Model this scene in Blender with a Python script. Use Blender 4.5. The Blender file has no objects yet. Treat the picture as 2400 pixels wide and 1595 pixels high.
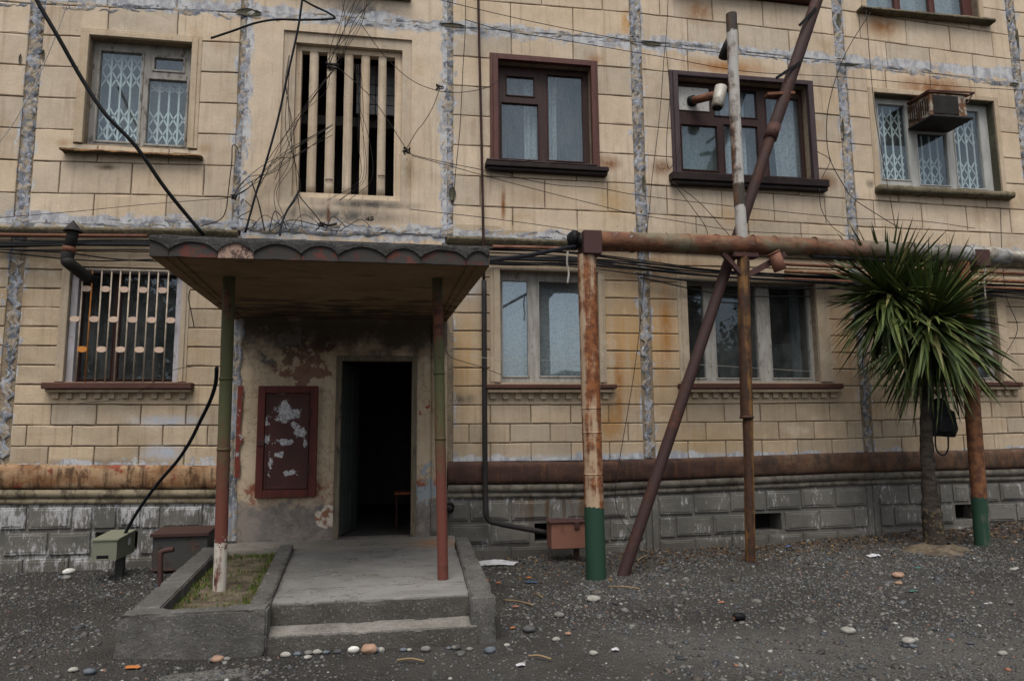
import bpy, bmesh, math, random
import numpy as np
from mathutils import Vector, Matrix, noise as mnoise

random.seed(7)
S = bpy.context.scene
COL = S.collection
R_ = math.radians

# ------------------------------------------------------------------ camera
CAM = Vector((0.0, -8.6, 1.55))
F_ = 1.3637952454888675                     # focal length in half picture widths
CR = Vector((0.98646559, -0.16369228, -0.00951246))
CU = Vector((-0.01139701, -0.1263248, 0.99192346))
CF = Vector((0.16357187, 0.97838994, 0.12648067))
cd = bpy.data.cameras.new('camera'); cam = bpy.data.objects.new('camera', cd); COL.objects.link(cam)
cd.sensor_fit = 'HORIZONTAL'; cd.sensor_width = 36.0; cd.lens = F_ * 18.0
cd.clip_start = 0.05; cd.clip_end = 3000.0
M4 = Matrix(((CR.x, CU.x, -CF.x, CAM.x), (CR.y, CU.y, -CF.y, CAM.y), (CR.z, CU.z, -CF.z, CAM.z), (0, 0, 0, 1)))
cam.matrix_world = M4
S.camera = cam

# ------------------------------------------------------------------ sky and light (overcast)
SUN_EL, SUN_AZ = 64.0, 14.0
w = bpy.data.worlds.new('World'); S.world = w; w.use_nodes = True
nt = w.node_tree; nt.nodes.clear()
sky = nt.nodes.new('ShaderNodeTexSky'); sky.sky_type = 'NISHITA'; sky.sun_disc = False
sky.sun_elevation = R_(SUN_EL); sky.sun_rotation = R_(180 + SUN_AZ)
sky.air_density = 1.0; sky.dust_density = 4.0; sky.ozone_density = 1.0
hs = nt.nodes.new('ShaderNodeHueSaturation'); hs.inputs['Saturation'].default_value = 0.42
bg = nt.nodes.new('ShaderNodeBackground'); bg.inputs['Strength'].default_value = 0.115
wo = nt.nodes.new('ShaderNodeOutputWorld')
nt.links.new(sky.outputs[0], hs.inputs['Color']); nt.links.new(hs.outputs[0], bg.inputs['Color']); nt.links.new(bg.outputs[0], wo.inputs['Surface'])
sd = bpy.data.lights.new('sun', 'SUN'); sd.energy = 1.5; sd.angle = R_(36); sd.color = (1.0, 0.97, 0.92)
sun = bpy.data.objects.new('sun', sd); COL.objects.link(sun); sun.rotation_euler = (R_(90 - SUN_EL), 0, R_(-SUN_AZ)); sun.location = (0, -20, 30)
S.view_settings.view_transform = 'Standard'; S.view_settings.look = 'None'
S.view_settings.exposure = 0.58; S.view_settings.gamma = 1.0; S.view_settings.use_curve_mapping = False
S.cycles.max_bounces = 8; S.cycles.transparent_max_bounces = 16

# ------------------------------------------------------------------ pixels of the 2400 x 1595 photograph -> points on real planes
def ray(x, y):
    return CR * ((x - 1200) / 1200 / F_) - CU * ((y - 797.5) / 1200 / F_) + CF
def P(x, y, Y=0.0):
    d = ray(x, y); t = (Y - CAM.y) / d.y
    return CAM + d * t
def G(x, y, z=0.0):
    d = ray(x, y); t = (z - CAM.z) / d.z
    return CAM + d * t
def rect(tl, br, Y=0.0):
    a, b = P(*tl, Y), P(*br, Y)
    return (a.x, b.x, b.z, a.z)            # x0 x1 z0 z1
def quadrect(tl, tr, bl, br, Y=0.0):
    a, b, c, d = P(*tl, Y), P(*tr, Y), P(*bl, Y), P(*br, Y)
    return ((a.x + c.x) / 2, (b.x + d.x) / 2, (c.z + d.z) / 2, (a.z + b.z) / 2)

# ------------------------------------------------------------------ objects
WL = {}
def tag(o, label=None, cat=None, group=None, kind=None):
    if label: o['label'] = label
    if cat: o['category'] = cat
    if group: o['group'] = group
    if kind: o['kind'] = kind
    return o
def empty(name, loc, parent=None):
    o = bpy.data.objects.new(name, None); COL.objects.link(o)
    loc = Vector(loc); WL[o] = loc
    o.parent = parent
    o.location = loc - (WL[parent] if parent else Vector())
    o.empty_display_size = 0.1
    return o
def new(name, verts, faces, mat, parent=None, smooth=False, cols=None):
    vs = [Vector(v) for v in verts]
    lo = Vector((min(v.x for v in vs), min(v.y for v in vs), min(v.z for v in vs)))
    hi = Vector((max(v.x for v in vs), max(v.y for v in vs), max(v.z for v in vs)))
    org = Vector(((lo.x + hi.x) / 2, (lo.y + hi.y) / 2, lo.z))
    me = bpy.data.meshes.new(name)
    me.from_pydata([tuple(v - org) for v in vs], [], faces)
    me.update()
    if smooth: me.polygons.foreach_set('use_smooth', [True] * len(me.polygons))
    if mat: me.materials.append(mat)
    o = bpy.data.objects.new(name, me); COL.objects.link(o)
    WL[o] = org; o.parent = parent
    o.location = org - (WL[parent] if parent else Vector())
    return o
def smooth_by_angle(o, ang=40):
    me = o.data
    bm = bmesh.new(); bm.from_mesh(me)
    for f in bm.faces: f.smooth = True
    for e in bm.edges:
        if len(e.link_faces) == 2 and e.calc_face_angle(0) > R_(ang): e.smooth = False
    bm.to_mesh(me); bm.free()

class MB:
    def __init__(s): s.v = []; s.f = []
    def add(s, vs, fs):
        n = len(s.v); s.v += [tuple(v) for v in vs]; s.f += [tuple(i + n for i in f) for f in fs]
        return s
    def quad(s, a, b, c, d): return s.add([a, b, c, d], [(0, 1, 2, 3)])
    def box(s, x0, x1, y0, y1, z0, z1):
        return s.add([(x0,y0,z0),(x1,y0,z0),(x1,y1,z0),(x0,y1,z0),(x0,y0,z1),(x1,y0,z1),(x1,y1,z1),(x0,y1,z1)],
                     [(0,3,2,1),(4,5,6,7),(0,1,5,4),(1,2,6,5),(2,3,7,6),(3,0,4,7)])
    def bbox(s, x0, x1, y0, y1, z0, z1, c=0.006):
        """box with chamfered edges"""
        bm = bmesh.new(); bmesh.ops.create_cube(bm, size=1)
        for v in bm.verts: v.co = Vector(((x0+x1)/2 + v.co.x*(x1-x0), (y0+y1)/2 + v.co.y*(y1-y0), (z0+z1)/2 + v.co.z*(z1-z0)))
        c = min(c, abs(x1-x0)*.4, abs(y1-y0)*.4, abs(z1-z0)*.4)
        bmesh.ops.bevel(bm, geom=bm.edges[:], offset=c, segments=1, affect='EDGES')
        return s.take(bm)
    def take(s, bm):
        bm.verts.index_update()
        s.add([v.co[:] for v in bm.verts], [tuple(v.index for v in f.verts) for f in bm.faces]); bm.free(); return s
    def tube(s, pts, r, seg=8, caps=True):
        pts = [Vector(p) for p in pts]; n = len(pts)
        rs = r if isinstance(r, (list, tuple)) else [r] * n
        t0 = (pts[1] - pts[0]).normalized()
        up = Vector((0, 0, 1)) if abs(t0.z) < .9 else Vector((1, 0, 0))
        u = t0.cross(up).normalized()
        vs = []; fs = []
        for i in range(n):
            t = ((pts[min(i+1, n-1)] - pts[max(i-1, 0)])).normalized()
            u = (u - t * u.dot(t)).normalized(); v = t.cross(u)
            for k in range(seg):
                a = 2*math.pi*k/seg
                vs.append(pts[i] + (u*math.cos(a) + v*math.sin(a)) * rs[i])
        for i in range(n-1):
            for k in range(seg):
                k2 = (k+1) % seg
                fs.append((i*seg+k, i*seg+k2, (i+1)*seg+k2, (i+1)*seg+k))
        if caps:
            fs.append(tuple(reversed(range(seg)))); fs.append(tuple((n-1)*seg + k for k in range(seg)))
        return s.add(vs, fs)
    def bar(s, a, b, w, h, up=(0, 0, 1)):
        """rectangular bar from a to b, w across, h along up"""
        a, b = Vector(a), Vector(b); t = (b-a).normalized(); up = Vector(up)
        sx = t.cross(up).normalized(); sz = sx.cross(t)
        vs = []
        for p in (a, b):
            for i, j in ((-1,-1),(1,-1),(1,1),(-1,1)): vs.append(p + sx*(w/2*i) + sz*(h/2*j))
        return s.add(vs, [(3,2,1,0),(4,5,6,7),(0,1,5,4),(1,2,6,5),(2,3,7,6),(3,0,4,7)])
    def plate(s, x0, x1, z0, z1, holes, y, depth):
        """front sheet at y with rectangular holes whose reveals run back by depth; outer rim closed too"""
        xs = sorted(set([x0, x1] + [min(max(h[i], x0), x1) for h in holes for i in (0, 1)]))
        zs = sorted(set([z0, z1] + [min(max(h[i], z0), z1) for h in holes for i in (2, 3)]))
        def inh(cx, cz): return any(h[0] < cx < h[1] and h[2] < cz < h[3] for h in holes)
        for i in range(len(xs)-1):
            for j in range(len(zs)-1):
                if not inh((xs[i]+xs[i+1])/2, (zs[j]+zs[j+1])/2):
                    s.quad((xs[i], y, zs[j]), (xs[i+1], y, zs[j]), (xs[i+1], y, zs[j+1]), (xs[i], y, zs[j+1]))
        for h in holes:
            a, b, c, d = h; yb = y + depth
            s.quad((a,y,c),(a,y,d),(a,yb,d),(a,yb,c)); s.quad((b,y,d),(b,y,c),(b,yb,c),(b,yb,d))
            s.quad((a,y,d),(b,y,d),(b,yb,d),(a,yb,d)); s.quad((b,y,c),(a,y,c),(a,yb,c),(b,yb,c))
        yb = y + depth
        s.quad((x0,y,z0),(x0,yb,z0),(x0,yb,z1),(x0,y,z1)); s.quad((x1,yb,z0),(x1,y,z0),(x1,y,z1),(x1,yb,z1))
        s.quad((x0,y,z1),(x0,yb,z1),(x1,yb,z1),(x1,y,z1)); s.quad((x0,yb,z0),(x0,y,z0),(x1,y,z0),(x1,yb,z0))
        return s
    def build(s, name, mat, parent=None, smooth=False):
        return new(name, s.v, s.f, mat, parent, smooth)

def catmull(pts, per=6):
    pts = [Vector(p) for p in pts]
    if len(pts) < 3: return pts
    q = [pts[0]*2 - pts[1]] + pts + [pts[-1]*2 - pts[-2]]
    out = []
    for i in range(1, len(q)-2):
        a, b, c, d = q[i-1:i+3]
        for k in range(per):
            t = k/per
            out.append(0.5*((2*b) + (c-a)*t + (2*a-5*b+4*c-d)*t*t + (3*b-a-3*c+d)*t**3))
    out.append(q[-2]); return out
def rough(mb_box, amp=.008, step=.06, bev=.02, scale=9.0, seed=0.0, chips=0.0):
    """concrete block: bevelled, subdivided box worn by noise"""
    x0, x1, y0, y1, z0, z1 = mb_box
    bm = bmesh.new(); bmesh.ops.create_cube(bm, size=1)
    for v in bm.verts: v.co = Vector(((x0+x1)/2 + v.co.x*(x1-x0), (y0+y1)/2 + v.co.y*(y1-y0), (z0+z1)/2 + v.co.z*(z1-z0)))
    return rough_bm(bm, amp, step, bev, scale, seed, chips)
def rough_bm(bm, amp=.008, step=.06, bev=.02, scale=9.0, seed=0.0, chips=0.0):
    if bev: bmesh.ops.bevel(bm, geom=bm.edges[:], offset=bev, segments=2, affect='EDGES')
    for _ in range(8):
        long = [e for e in bm.edges if e.calc_length() > step*1.5]
        if not long: break
        bmesh.ops.subdivide_edges(bm, edges=long, cuts=1, use_grid_fill=True)
    bmesh.ops.triangulate(bm, faces=[f for f in bm.faces if len(f.verts) > 4])
    bm.normal_update()
    mv = []
    for v in bm.verts:
        p = v.co*scale + Vector((seed, seed*.7, -seed))
        d = mnoise.noise(p)*amp + mnoise.noise(p*3.1)*amp*.5
        if chips:
            c = mnoise.noise(v.co*7.3 + Vector((seed*3, 1, 2))) + .5*mnoise.noise(v.co*23 + Vector((seed, 4, 2)))
            sharp = max((e.calc_face_angle(0) for e in v.link_edges if len(e.link_faces) == 2), default=0)
            if sharp > .25 and c > .12: d -= chips*min(1, (c-.12)*2.5)
        mv.append((v, v.co + v.normal*d))
    for v, c in mv: v.co = c
    for f in bm.faces: f.smooth = True
    return MB().take(bm)

# ------------------------------------------------------------------ material kit
class Mat:
    def __init__(s, name):
        s.m = bpy.data.materials.new(name); s.m.use_nodes = True
        s.t = s.m.node_tree; s.t.nodes.clear()
        s.out_ = s.t.nodes.new('ShaderNodeOutputMaterial')
        s.b = s.t.nodes.new('ShaderNodeBsdfPrincipled'); s.t.links.new(s.b.outputs[0], s.out_.inputs['Surface'])
        s._p = None
    def N(s, t): return s.t.nodes.new(t)
    def set(s, sock, v):
        if hasattr(v, 'is_output'): s.t.links.new(v, sock)
        else:
            if sock.type == 'RGBA' and isinstance(v, (tuple, list)) and len(v) == 3: v = (*v, 1)
            if sock.type == 'VECTOR' and isinstance(v, (int, float)): v = (v, v, v)
            sock.default_value = v
    @property
    def pos(s):
        if s._p is None: s._p = s.N('ShaderNodeNewGeometry').outputs['Position']
        return s._p
    def xyz(s):
        n = s.N('ShaderNodeSeparateXYZ'); s.set(n.inputs[0], s.pos); return n.outputs
    def obj(s): return s.N('ShaderNodeTexCoord').outputs['Object']
    def rnd(s): return s.N('ShaderNodeObjectInfo').outputs['Random']
    def mul(s, v, k):
        n = s.N('ShaderNodeVectorMath'); n.operation = 'MULTIPLY'; s.set(n.inputs[0], v); s.set(n.inputs[1], k); return n.outputs[0]
    def noise(s, scale, det=4, rough=.55, k=(1,1,1), vec=None, dist=0.0, off=None):
        n = s.N('ShaderNodeTexNoise'); n.inputs['Scale'].default_value = scale; n.inputs['Detail'].default_value = det
        n.inputs['Roughness'].default_value = rough; n.inputs['Distortion'].default_value = dist
        v = vec if vec is not None else s.pos
        if off:
            a = s.N('ShaderNodeVectorMath'); a.operation = 'ADD'; s.set(a.inputs[0], v); a.inputs[1].default_value = off; v = a.outputs[0]
        if k != (1,1,1): v = s.mul(v, k)
        s.set(n.inputs['Vector'], v); return n.outputs['Fac']
    def voro(s, scale, k=(1,1,1), feature='F1', out='Distance'):
        n = s.N('ShaderNodeTexVoronoi'); n.feature = feature; n.inputs['Scale'].default_value = scale
        v = s.pos
        if k != (1,1,1): v = s.mul(v, k)
        s.set(n.inputs['Vector'], v); return n.outputs[out]
    def math(s, op, a, b=0.0, c=0.0):
        n = s.N('ShaderNodeMath'); n.operation = op
        s.set(n.inputs[0], a); s.set(n.inputs[1], b); s.set(n.inputs[2], c); return n.outputs[0]
    def step(s, v, lo, hi, a=0.0, b=1.0):
        n = s.N('ShaderNodeMapRange'); n.interpolation_type = 'SMOOTHSTEP'
        s.set(n.inputs['Value'], v); s.set(n.inputs['From Min'], lo); s.set(n.inputs['From Max'], hi)
        s.set(n.inputs['To Min'], a); s.set(n.inputs['To Max'], b); return n.outputs[0]
    def mix(s, f, a, b, mode='MIX'):
        n = s.N('ShaderNodeMix'); n.data_type = 'RGBA'; n.blend_type = mode
        s.set(n.inputs[0], f); s.set(n.inputs[6], a); s.set(n.inputs[7], b); return n.outputs[2]
    def near(s, c, r, exp=None):
        """1 at c falling to 0 at the ellipsoid of radii r (0 radius = axis ignored)"""
        a = s.N('ShaderNodeVectorMath'); a.operation = 'SUBTRACT'; s.set(a.inputs[0], s.pos); a.inputs[1].default_value = c
        k = tuple(1/x if x else 0 for x in r)
        v = s.mul(a.outputs[0], k)
        l = s.N('ShaderNodeVectorMath'); l.operation = 'LENGTH'; s.set(l.inputs[0], v)
        return s.step(l.outputs['Value'], 1.0, 0.0)
    def val(s, col, f):
        """scale colour by factor"""
        n = s.N('ShaderNodeVectorMath'); n.operation = 'SCALE'; s.set(n.inputs[0], col); s.set(n.inputs['Scale'], f); return n.outputs[0]
    def done(s, col, rough=.85, bump=None, bs=.3, bd=.01, metal=0.0, spec=.3):
        s.set(s.b.inputs['Base Color'], col); s.set(s.b.inputs['Roughness'], rough); s.set(s.b.inputs['Metallic'], metal)
        s.b.inputs['Specular IOR Level'].default_value = spec
        if bump is not None:
            n = s.N('ShaderNodeBump'); n.inputs['Strength'].default_value = bs; n.inputs['Distance'].default_value = bd
            s.set(n.inputs['Height'], bump); s.t.links.new(n.outputs[0], s.b.inputs['Normal'])
        return s.m

JX = [-6.87, -4.274, -1.888, 0.615, 3.204, 6.304, 9.245, 12.2]     # vertical panel joints
D_ = 8.6
def zpts(l):                                 # measured groove lines of the facade -> (x, z)
    q = [P(*p) for p in l]; q.sort(key=lambda v: v.x); return [v.x for v in q], [v.z for v in q]
LT = zpts([(69,9),(344,21),(582,31),(1044,62),(1489,95),(1963,145),(2386,198)])
L5 = zpts([(22,375),(551,389),(1069,410),(1482,430),(1979,465),(2379,491)])
L6 = zpts([(0,451),(344,456),(551,463),(1062,480.5),(1489,499),(1976,529),(2398,549)])
K0 = zpts([(21,946.5),(507,949),(1061,949),(1500,948),(1980,944),(2309,942)])
KM = zpts([(18,996),(507,996.5),(1061,993.6),(1496,991),(1980,986),(2380,978)])
K4 = zpts([(32,764),(446,768),(1061,775),(1551,782),(1980,787)])
def ip(L, x): return float(np.interp(x, L[0], L[1]))
def zU(k, x):                                # storey above: groove k counted down from the joint (0) to the lower joint (7)
    t, a, b = ip(LT, x), ip(L5, x), ip(L6, x)
    if k <= 5: return t + (a - t)*k/5
    if k <= 6: return a + (b - a)*(k-5)
    return b - (k-6)*0.375
def zL(k, x):                                # ground storey: groove k counted up from the line under the sills
    a, m, b = ip(K0, x), ip(KM, x), ip(K4, x)
    if k >= 0: return a + (b - a)*k/4
    return a + (a - m)*k
# ------------------------------------------------------------------ materials
def stains(m, col, items, nz):
    for (px, py, rx, rz, c, st) in items:
        p = P(px, py)
        f = m.near((p.x, 0, p.z), (rx, 0, rz))
        f = m.math('MULTIPLY', m.math('MULTIPLY', f, m.step(nz, .30, .58, .25, 1.0)), min(1.0, st*1.25))
        col = m.mix(f, col, c)
    return col
RUST, RUSTD = (.20, .075, .02), (.09, .035, .015)
def wall_mat(name, a, b, items, ochre=None, smear=1.0, lower=False):
    m = Mat(name); x, y, z = m.xyz()
    col = m.mix(m.step(m.noise(.9, 5, .6), .35, .68), a, b)
    rr_ = m.rnd(); col = m.val(col, m.step(rr_, 0, 1, .86, 1.08)); col = m.mix(m.step(rr_, .55, 1.0, 0, .22), col, (.46, .33, .20)); col = m.mix(m.step(rr_, .35, 0.0, 0, .25), col, (.40, .36, .30))
    n2 = m.noise(5.0, 6, .65)
    col = m.val(col, m.step(n2, .25, .75, .90, 1.07))
    streak = m.noise(1.0, 5, .6, k=(14, 14, .7))
    col = m.mix(m.math('MULTIPLY', m.step(streak, .50, .70), .38), col, (.22, .155, .095))
    s2 = m.noise(1.0, 6, .7, k=(34, 34, 1.6)); col = m.mix(m.math('MULTIPLY', m.step(s2, .55, .70), m.step(m.noise(1.3, 3, .5, off=(2, 2, 8)), .42, .62, 0, .45)), col, (.17, .125, .085))
    if ochre:
        for (px, py, rx, rz, c, st) in ochre:
            p = P(px, py)
            col = m.mix(m.math('MULTIPLY', m.near((p.x, 0, p.z), (rx, 0, rz)), m.step(streak, .30, .62, .25*st, st)), col, c)
    col = stains(m, col, items, m.noise(4.5, 8, .74, k=(1.4, 1, .8)))
    # broad patchiness, bleached and tanned, and fine scuffs
    pt = m.noise(2.1, 7, .68, off=(7, 1, 3))
    col = m.mix(m.step(pt, .56, .74, 0, .38), col, (.64, .57, .46))
    pt2 = m.noise(1.6, 7, .66, off=(3, 9, 5))
    col = m.mix(m.step(pt2, .57, .72, 0, .36), col, (.34, .215, .10))
    # grime in thin vertical runs below edges, dark specks and chips
    col = m.mix(m.math('MULTIPLY', m.step(m.noise(24, 4, .75), .645, .70), .7), col, (.09, .065, .05))
    col = m.mix(m.math('MULTIPLY', m.step(m.noise(70, 2, .6), .68, .78), .45), col, (.13, .09, .06))
    # mortar smears beside the panel joints
    d = None
    for jx in JX:
        q = m.math('ABSOLUTE', m.math('SUBTRACT', x, jx)); d = q if d is None else m.math('MINIMUM', d, q)
    ne = m.noise(5.5, 8, .72, k=(1.3, 1, .55))
    edge = m.math('ADD', d, m.math('MULTIPLY', m.math('SUBTRACT', .5, ne), .62))
    f = m.step(edge, .088, .060, 0, smear*.85)
    wc = m.mix(m.step(m.noise(9, 7, .72, k=(1, 1, .5)), .42, .58), (.25, .265, .30), (.46, .475, .495))
    col = m.mix(f, col, wc)
    zt = (3.98, .98) if not lower else (3.98, 1.19)
    for zz, ww in ((6.80, .17), (3.99, .18)) if not lower else ((1.17, .10), (3.99, .12)):
        q = m.math('ABSOLUTE', m.math('SUBTRACT', z, zz))
        e2 = m.math('ADD', q, m.math('MULTIPLY', m.math('SUBTRACT', .5, m.noise(5, 8, .72, k=(.6, 1, 1.2))), .5))
        col = m.mix(m.step(e2, ww*.62, ww*.42, 0, smear*.85), col, wc)
    col = m.val(col, m.step(m.noise(38, 6, .8), .28, .72, .92, 1.07))
    h = m.math('ADD', m.noise(45, 4, .6), m.math('MULTIPLY', n2, .6))
    return m.done(col, .92, h, .45, .007, spec=.12)

UP_ST = [(1180, 480, .05, .42, RUST, .9), (1427, 381, .26, .17, (.17, .07, .025), .9), (1553, 394, .24, .19, (.15, .062, .026), .9), (1936, 426, .30, .18, (.17, .075, .03), .85),
         (1700, 158, .95, .17, (.33, .15, .045), .9), (2190, 205, 1.05, .28, (.22, .09, .03), .95), (2215, 230, .35, .2, (.06, .03, .02), .8),
         (2070, 62, .42, .3, (.28, .13, .05), .9), (1640, 25, .4, .3, (.26, .14, .07), .9), (1470, 55, .15, .3, (.42, .22, .06), .8),
         (1395, 140, .2, .12, (.30, .15, .06), .6), (2040, 430, .10, .10, (.05, .05, .04), .9), (2310, 500, .6, .3, (.20, .13, .08), .5),
         (1440, 470, .35, .35, (.42, .26, .10), .55), (1730, 505, .5, .25, (.44, .27, .11), .5), (1260, 460, .5, .2, (.33, .22, .13), .4),
         (150, 335, .12, .08, (.30, .17, .08), .5), (480, 348, .12, .10, (.30, .17, .08), .55), (250, 392, .18, .06, (.12, .08, .05), .8),
         (1030, 470, .12, .15, (.30, .20, .10), .3), (2380, 470, .3, .3, (.28, .17, .08), .5)]
mWALL = wall_mat('cream_wall_paint', (.56, .46, .345), (.475, .375, .268), UP_ST)
LO_ST = [(1500, 620, 1.1, .35, (.16, .09, .04), .7), (1450, 900, .10, 1.0, (.30, .14, .04), .9), (1560, 760, .14, .9, (.30, .14, .04), .8),
         (1085, 935, .25, .12, (.10, .09, .07), .9), (1090, 660, .3, .3, (.40, .42, .45), .8), (250, 640, 1.3, .18, (.20, .14, .08), .6),
         (1430, 990, .25, .4, (.36, .19, .06), .8), (2290, 600, .3, .4, (.22, .12, .06), .6), (1650, 640, .5, .25, (.20, .11, .05), .6),
         (390, 985, .55, .10, (.38, .42, .50), .95), (380, 1060, .35, .14, (.37, .41, .49), .95), (200, 1085, 1.2, .08, (.18, .15, .11), .7),
         (1480, 1070, 2.6, .07, (.38, .42, .48), .9), (700, 590, 3.6, .10, (.13, .09, .06), .6)]
mLOW = wall_mat('cream_wall_paint_ground_storey', (.455, .365, .26), (.37, .285, .19), LO_ST, lower=True,
                ochre=[(1500, 800, .95, 1.3, (.42, .25, .10), .9), (1090, 850, .35, 1.0, (.40, .25, .11), .8), (1640, 1030, 1.6, .35, (.42, .29, .14), .6),
                       (1980, 800, .4, 1.2, (.40, .25, .12), .7)])
mSTAIR = wall_mat('cream_smooth_panel_paint', (.555, .458, .345), (.48, .38, .272), [(800, 505, 1.3, .16, (.09, .085, .08), 1.0), (860, 478, .9, .10, (.06, .06, .055), 1.0),
                  (850, 25, .9, .22, (.10, .10, .10), .9), (690, 530, .8, .12, (.25, .27, .30), .8), (960, 400, .10, .6, (.30, .19, .10), .5),
                  (770, 500, .04, .4, RUSTD, .8), (850, 55, 1.2, .09, (.14, .145, .15), 1.0)])

def plaster_mat():
    m = Mat('entrance_plaster'); x, y, z = m.xyz()
    col = m.mix(m.step(m.noise(1.3, 6, .6), .35, .65), (.52, .42, .30), (.43, .33, .22))
    col = m.mix(m.math('MULTIPLY', m.step(m.noise(1, 5, .6, k=(10, 10, .8)), .5, .75), .35), col, (.22, .15, .09))
    ne = m.noise(3.2, 8, .68); n2 = m.noise(6.5, 7, .65)
    # soot and peeled red undercoat over the door
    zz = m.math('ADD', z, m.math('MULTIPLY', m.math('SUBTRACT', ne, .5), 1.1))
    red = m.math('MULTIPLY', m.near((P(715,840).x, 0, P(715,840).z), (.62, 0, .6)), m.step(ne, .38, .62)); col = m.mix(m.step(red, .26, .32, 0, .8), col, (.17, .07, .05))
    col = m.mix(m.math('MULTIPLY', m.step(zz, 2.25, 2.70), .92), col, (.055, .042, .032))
    peel = m.math('MULTIPLY', m.near((P(650,800).x, 0, P(650,800).z), (.55, 0, .42)), m.step(ne, .50, .60)); col = m.mix(m.step(peel, .2, .3), col, (.13, .115, .10))
    # bare grey render at the foot
    zb = m.math('ADD', z, m.math('MULTIPLY', m.math('SUBTRACT', n2, .5), .42))
    col = m.mix(m.step(zb, .78, .66), col, m.mix(m.step(ne, .4, .6), (.16, .145, .13), (.24, .205, .175)))
    rb = m.math('MULTIPLY', m.step(m.math('ABSOLUTE', m.math('SUBTRACT', zb, .84)), .17, .05), m.step(m.noise(2.4, 6, .7), .44, .56)); col = m.mix(rb, col, (.24, .085, .055))
    sp = m.math('MULTIPLY', m.near((P(765,1210).x, 0, P(765,1210).z), (.24, 0, .24)), m.step(n2, .2, .5)); col = m.mix(m.step(sp, .35, .45), col, m.mix(m.step(m.noise(14, 4), .4, .6), (.25, .12, .07), (.60, .53, .43)))
    # blue-grey blotches and red scribbles to the right of the door
    bl = m.step(m.math('MULTIPLY', m.near((P(1000,1190).x, 0, P(1000,1150).z), (.35, 0, .75)), m.step(ne, .40, .62)), .35, .5); col = m.mix(bl, col, (.27, .30, .31))
    rr = m.step(m.math('MULTIPLY', m.near((P(1000,960).x, 0, P(1000,960).z), (.16, 0, .28)), m.step(m.noise(11, 5, .7, k=(1,1,.6)), .50, .58)), .3, .5); col = m.mix(rr, col, (.27, .05, .03))
    # cracks and pocks
    col = m.mix(m.math('MULTIPLY', m.step(m.noise(20, 3, .7), .66, .74), .6), col, (.09, .065, .045))
    cr = m.math('ABSOLUTE', m.math('SUBTRACT', m.noise(1.7, 8, .7), .5)); col = m.mix(m.step(cr, .010, .0, 0, .55), col, (.06, .045, .035))
    h = m.math('ADD', m.noise(30, 5, .65), m.math('MULTIPLY', ne, 1.5))
    return m.done(col, .95, h, .6, .012, spec=.1)
mPLAST = plaster_mat()

def mortar_mat():
    m = Mat('joint_mortar')
    n1 = m.noise(2.6, 7, .7, k=(1.6, 1, .8)); n2 = m.noise(9, 6, .7)
    col = m.mix(m.step(n1, .42, .60), (.14, .148, .165), (.33, .345, .38))
    col = m.mix(m.step(n2, .49, .56, 0, .92), col, (.36, .295, .215))
    col = m.mix(m.step(m.noise(16, 5, .7, off=(3, 0, 1)), .57, .64, 0, .85), col, (.50, .51, .53))
    col = m.mix(m.step(m.noise(5, 5, .7, off=(9, 0, 4)), .62, .70, 0, .95), col, (.06, .058, .055))
    col = m.mix(m.step(m.noise(26, 6, .8, k=(1.5, 1, .6)), .56, .63, 0, .42), col, (.09, .088, .085))
    col = m.mix(m.step(m.noise(30, 6, .8, k=(1.5, 1, .5), off=(6, 2, 1)), .58, .65, 0, .45), col, (.44, .37, .28))
    return m.done(col, .95, m.math('ADD', m.noise(22, 6, .7), n1), 1.0, .02, spec=.08)
mMORT = mortar_mat()

def plinth_mat():
    m = Mat('plinth_concrete'); x, y, z = m.xyz()
    n1 = m.noise(1.5, 6, .65); n2 = m.noise(6, 7, .7); n3 = m.math('ADD', m.math('MULTIPLY', m.noise(16, 7, .8, k=(1.5, 1, .35)), .62), m.math('MULTIPLY', m.noise(3, 5, .6), .38))
    col = m.mix(m.step(n1, .35, .65), (.10, .096, .086), (.16, .152, .135))
    col = m.mix(m.step(n2, .5, .7, 0, .6), col, (.07, .065, .058))
    # lime wash flaking: strong on the left, fading to the right
    left = m.step(x, -1.0, -2.2, .0, .045)
    up = m.step(z, .50, .85, 0, .07)
    w_ = m.step(m.math('ADD', n3, m.math('ADD', left, m.math('MULTIPLY', up, m.step(x, 4.6, 1.5, .15, .8)))), .555, .60)
    col = m.mix(m.math('MULTIPLY', w_, .9), col, m.mix(m.noise(20, 3), (.26, .255, .255), (.46, .455, .46)))
    rs = m.math('MULTIPLY', m.near((P(1330,1180).x, 0, P(1330,1180).z), (1.1, 0, .5)), m.step(m.noise(1, 5, .6, k=(8, 8, .8)), .42, .66)); col = m.mix(rs, col, (.085, .045, .02))
    col = m.mix(m.math('MULTIPLY', m.step(m.math('ADD', z, m.math('MULTIPLY', n2, .3)), .42, .18), .5), col, (.075, .066, .055))
    dk = m.math('MULTIPLY', m.near((P(1090,1220).x, 0, P(1090,1240).z), (.55, 0, .5)), m.step(n1, .3, .6)); col = m.mix(m.math('MULTIPLY', dk, .7), col, (.045, .045, .036))
    return m.done(col, .95, m.math('ADD', m.noise(40, 5, .7), n2), .5, .01, spec=.1)
mPLIN = plinth_mat()

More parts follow.
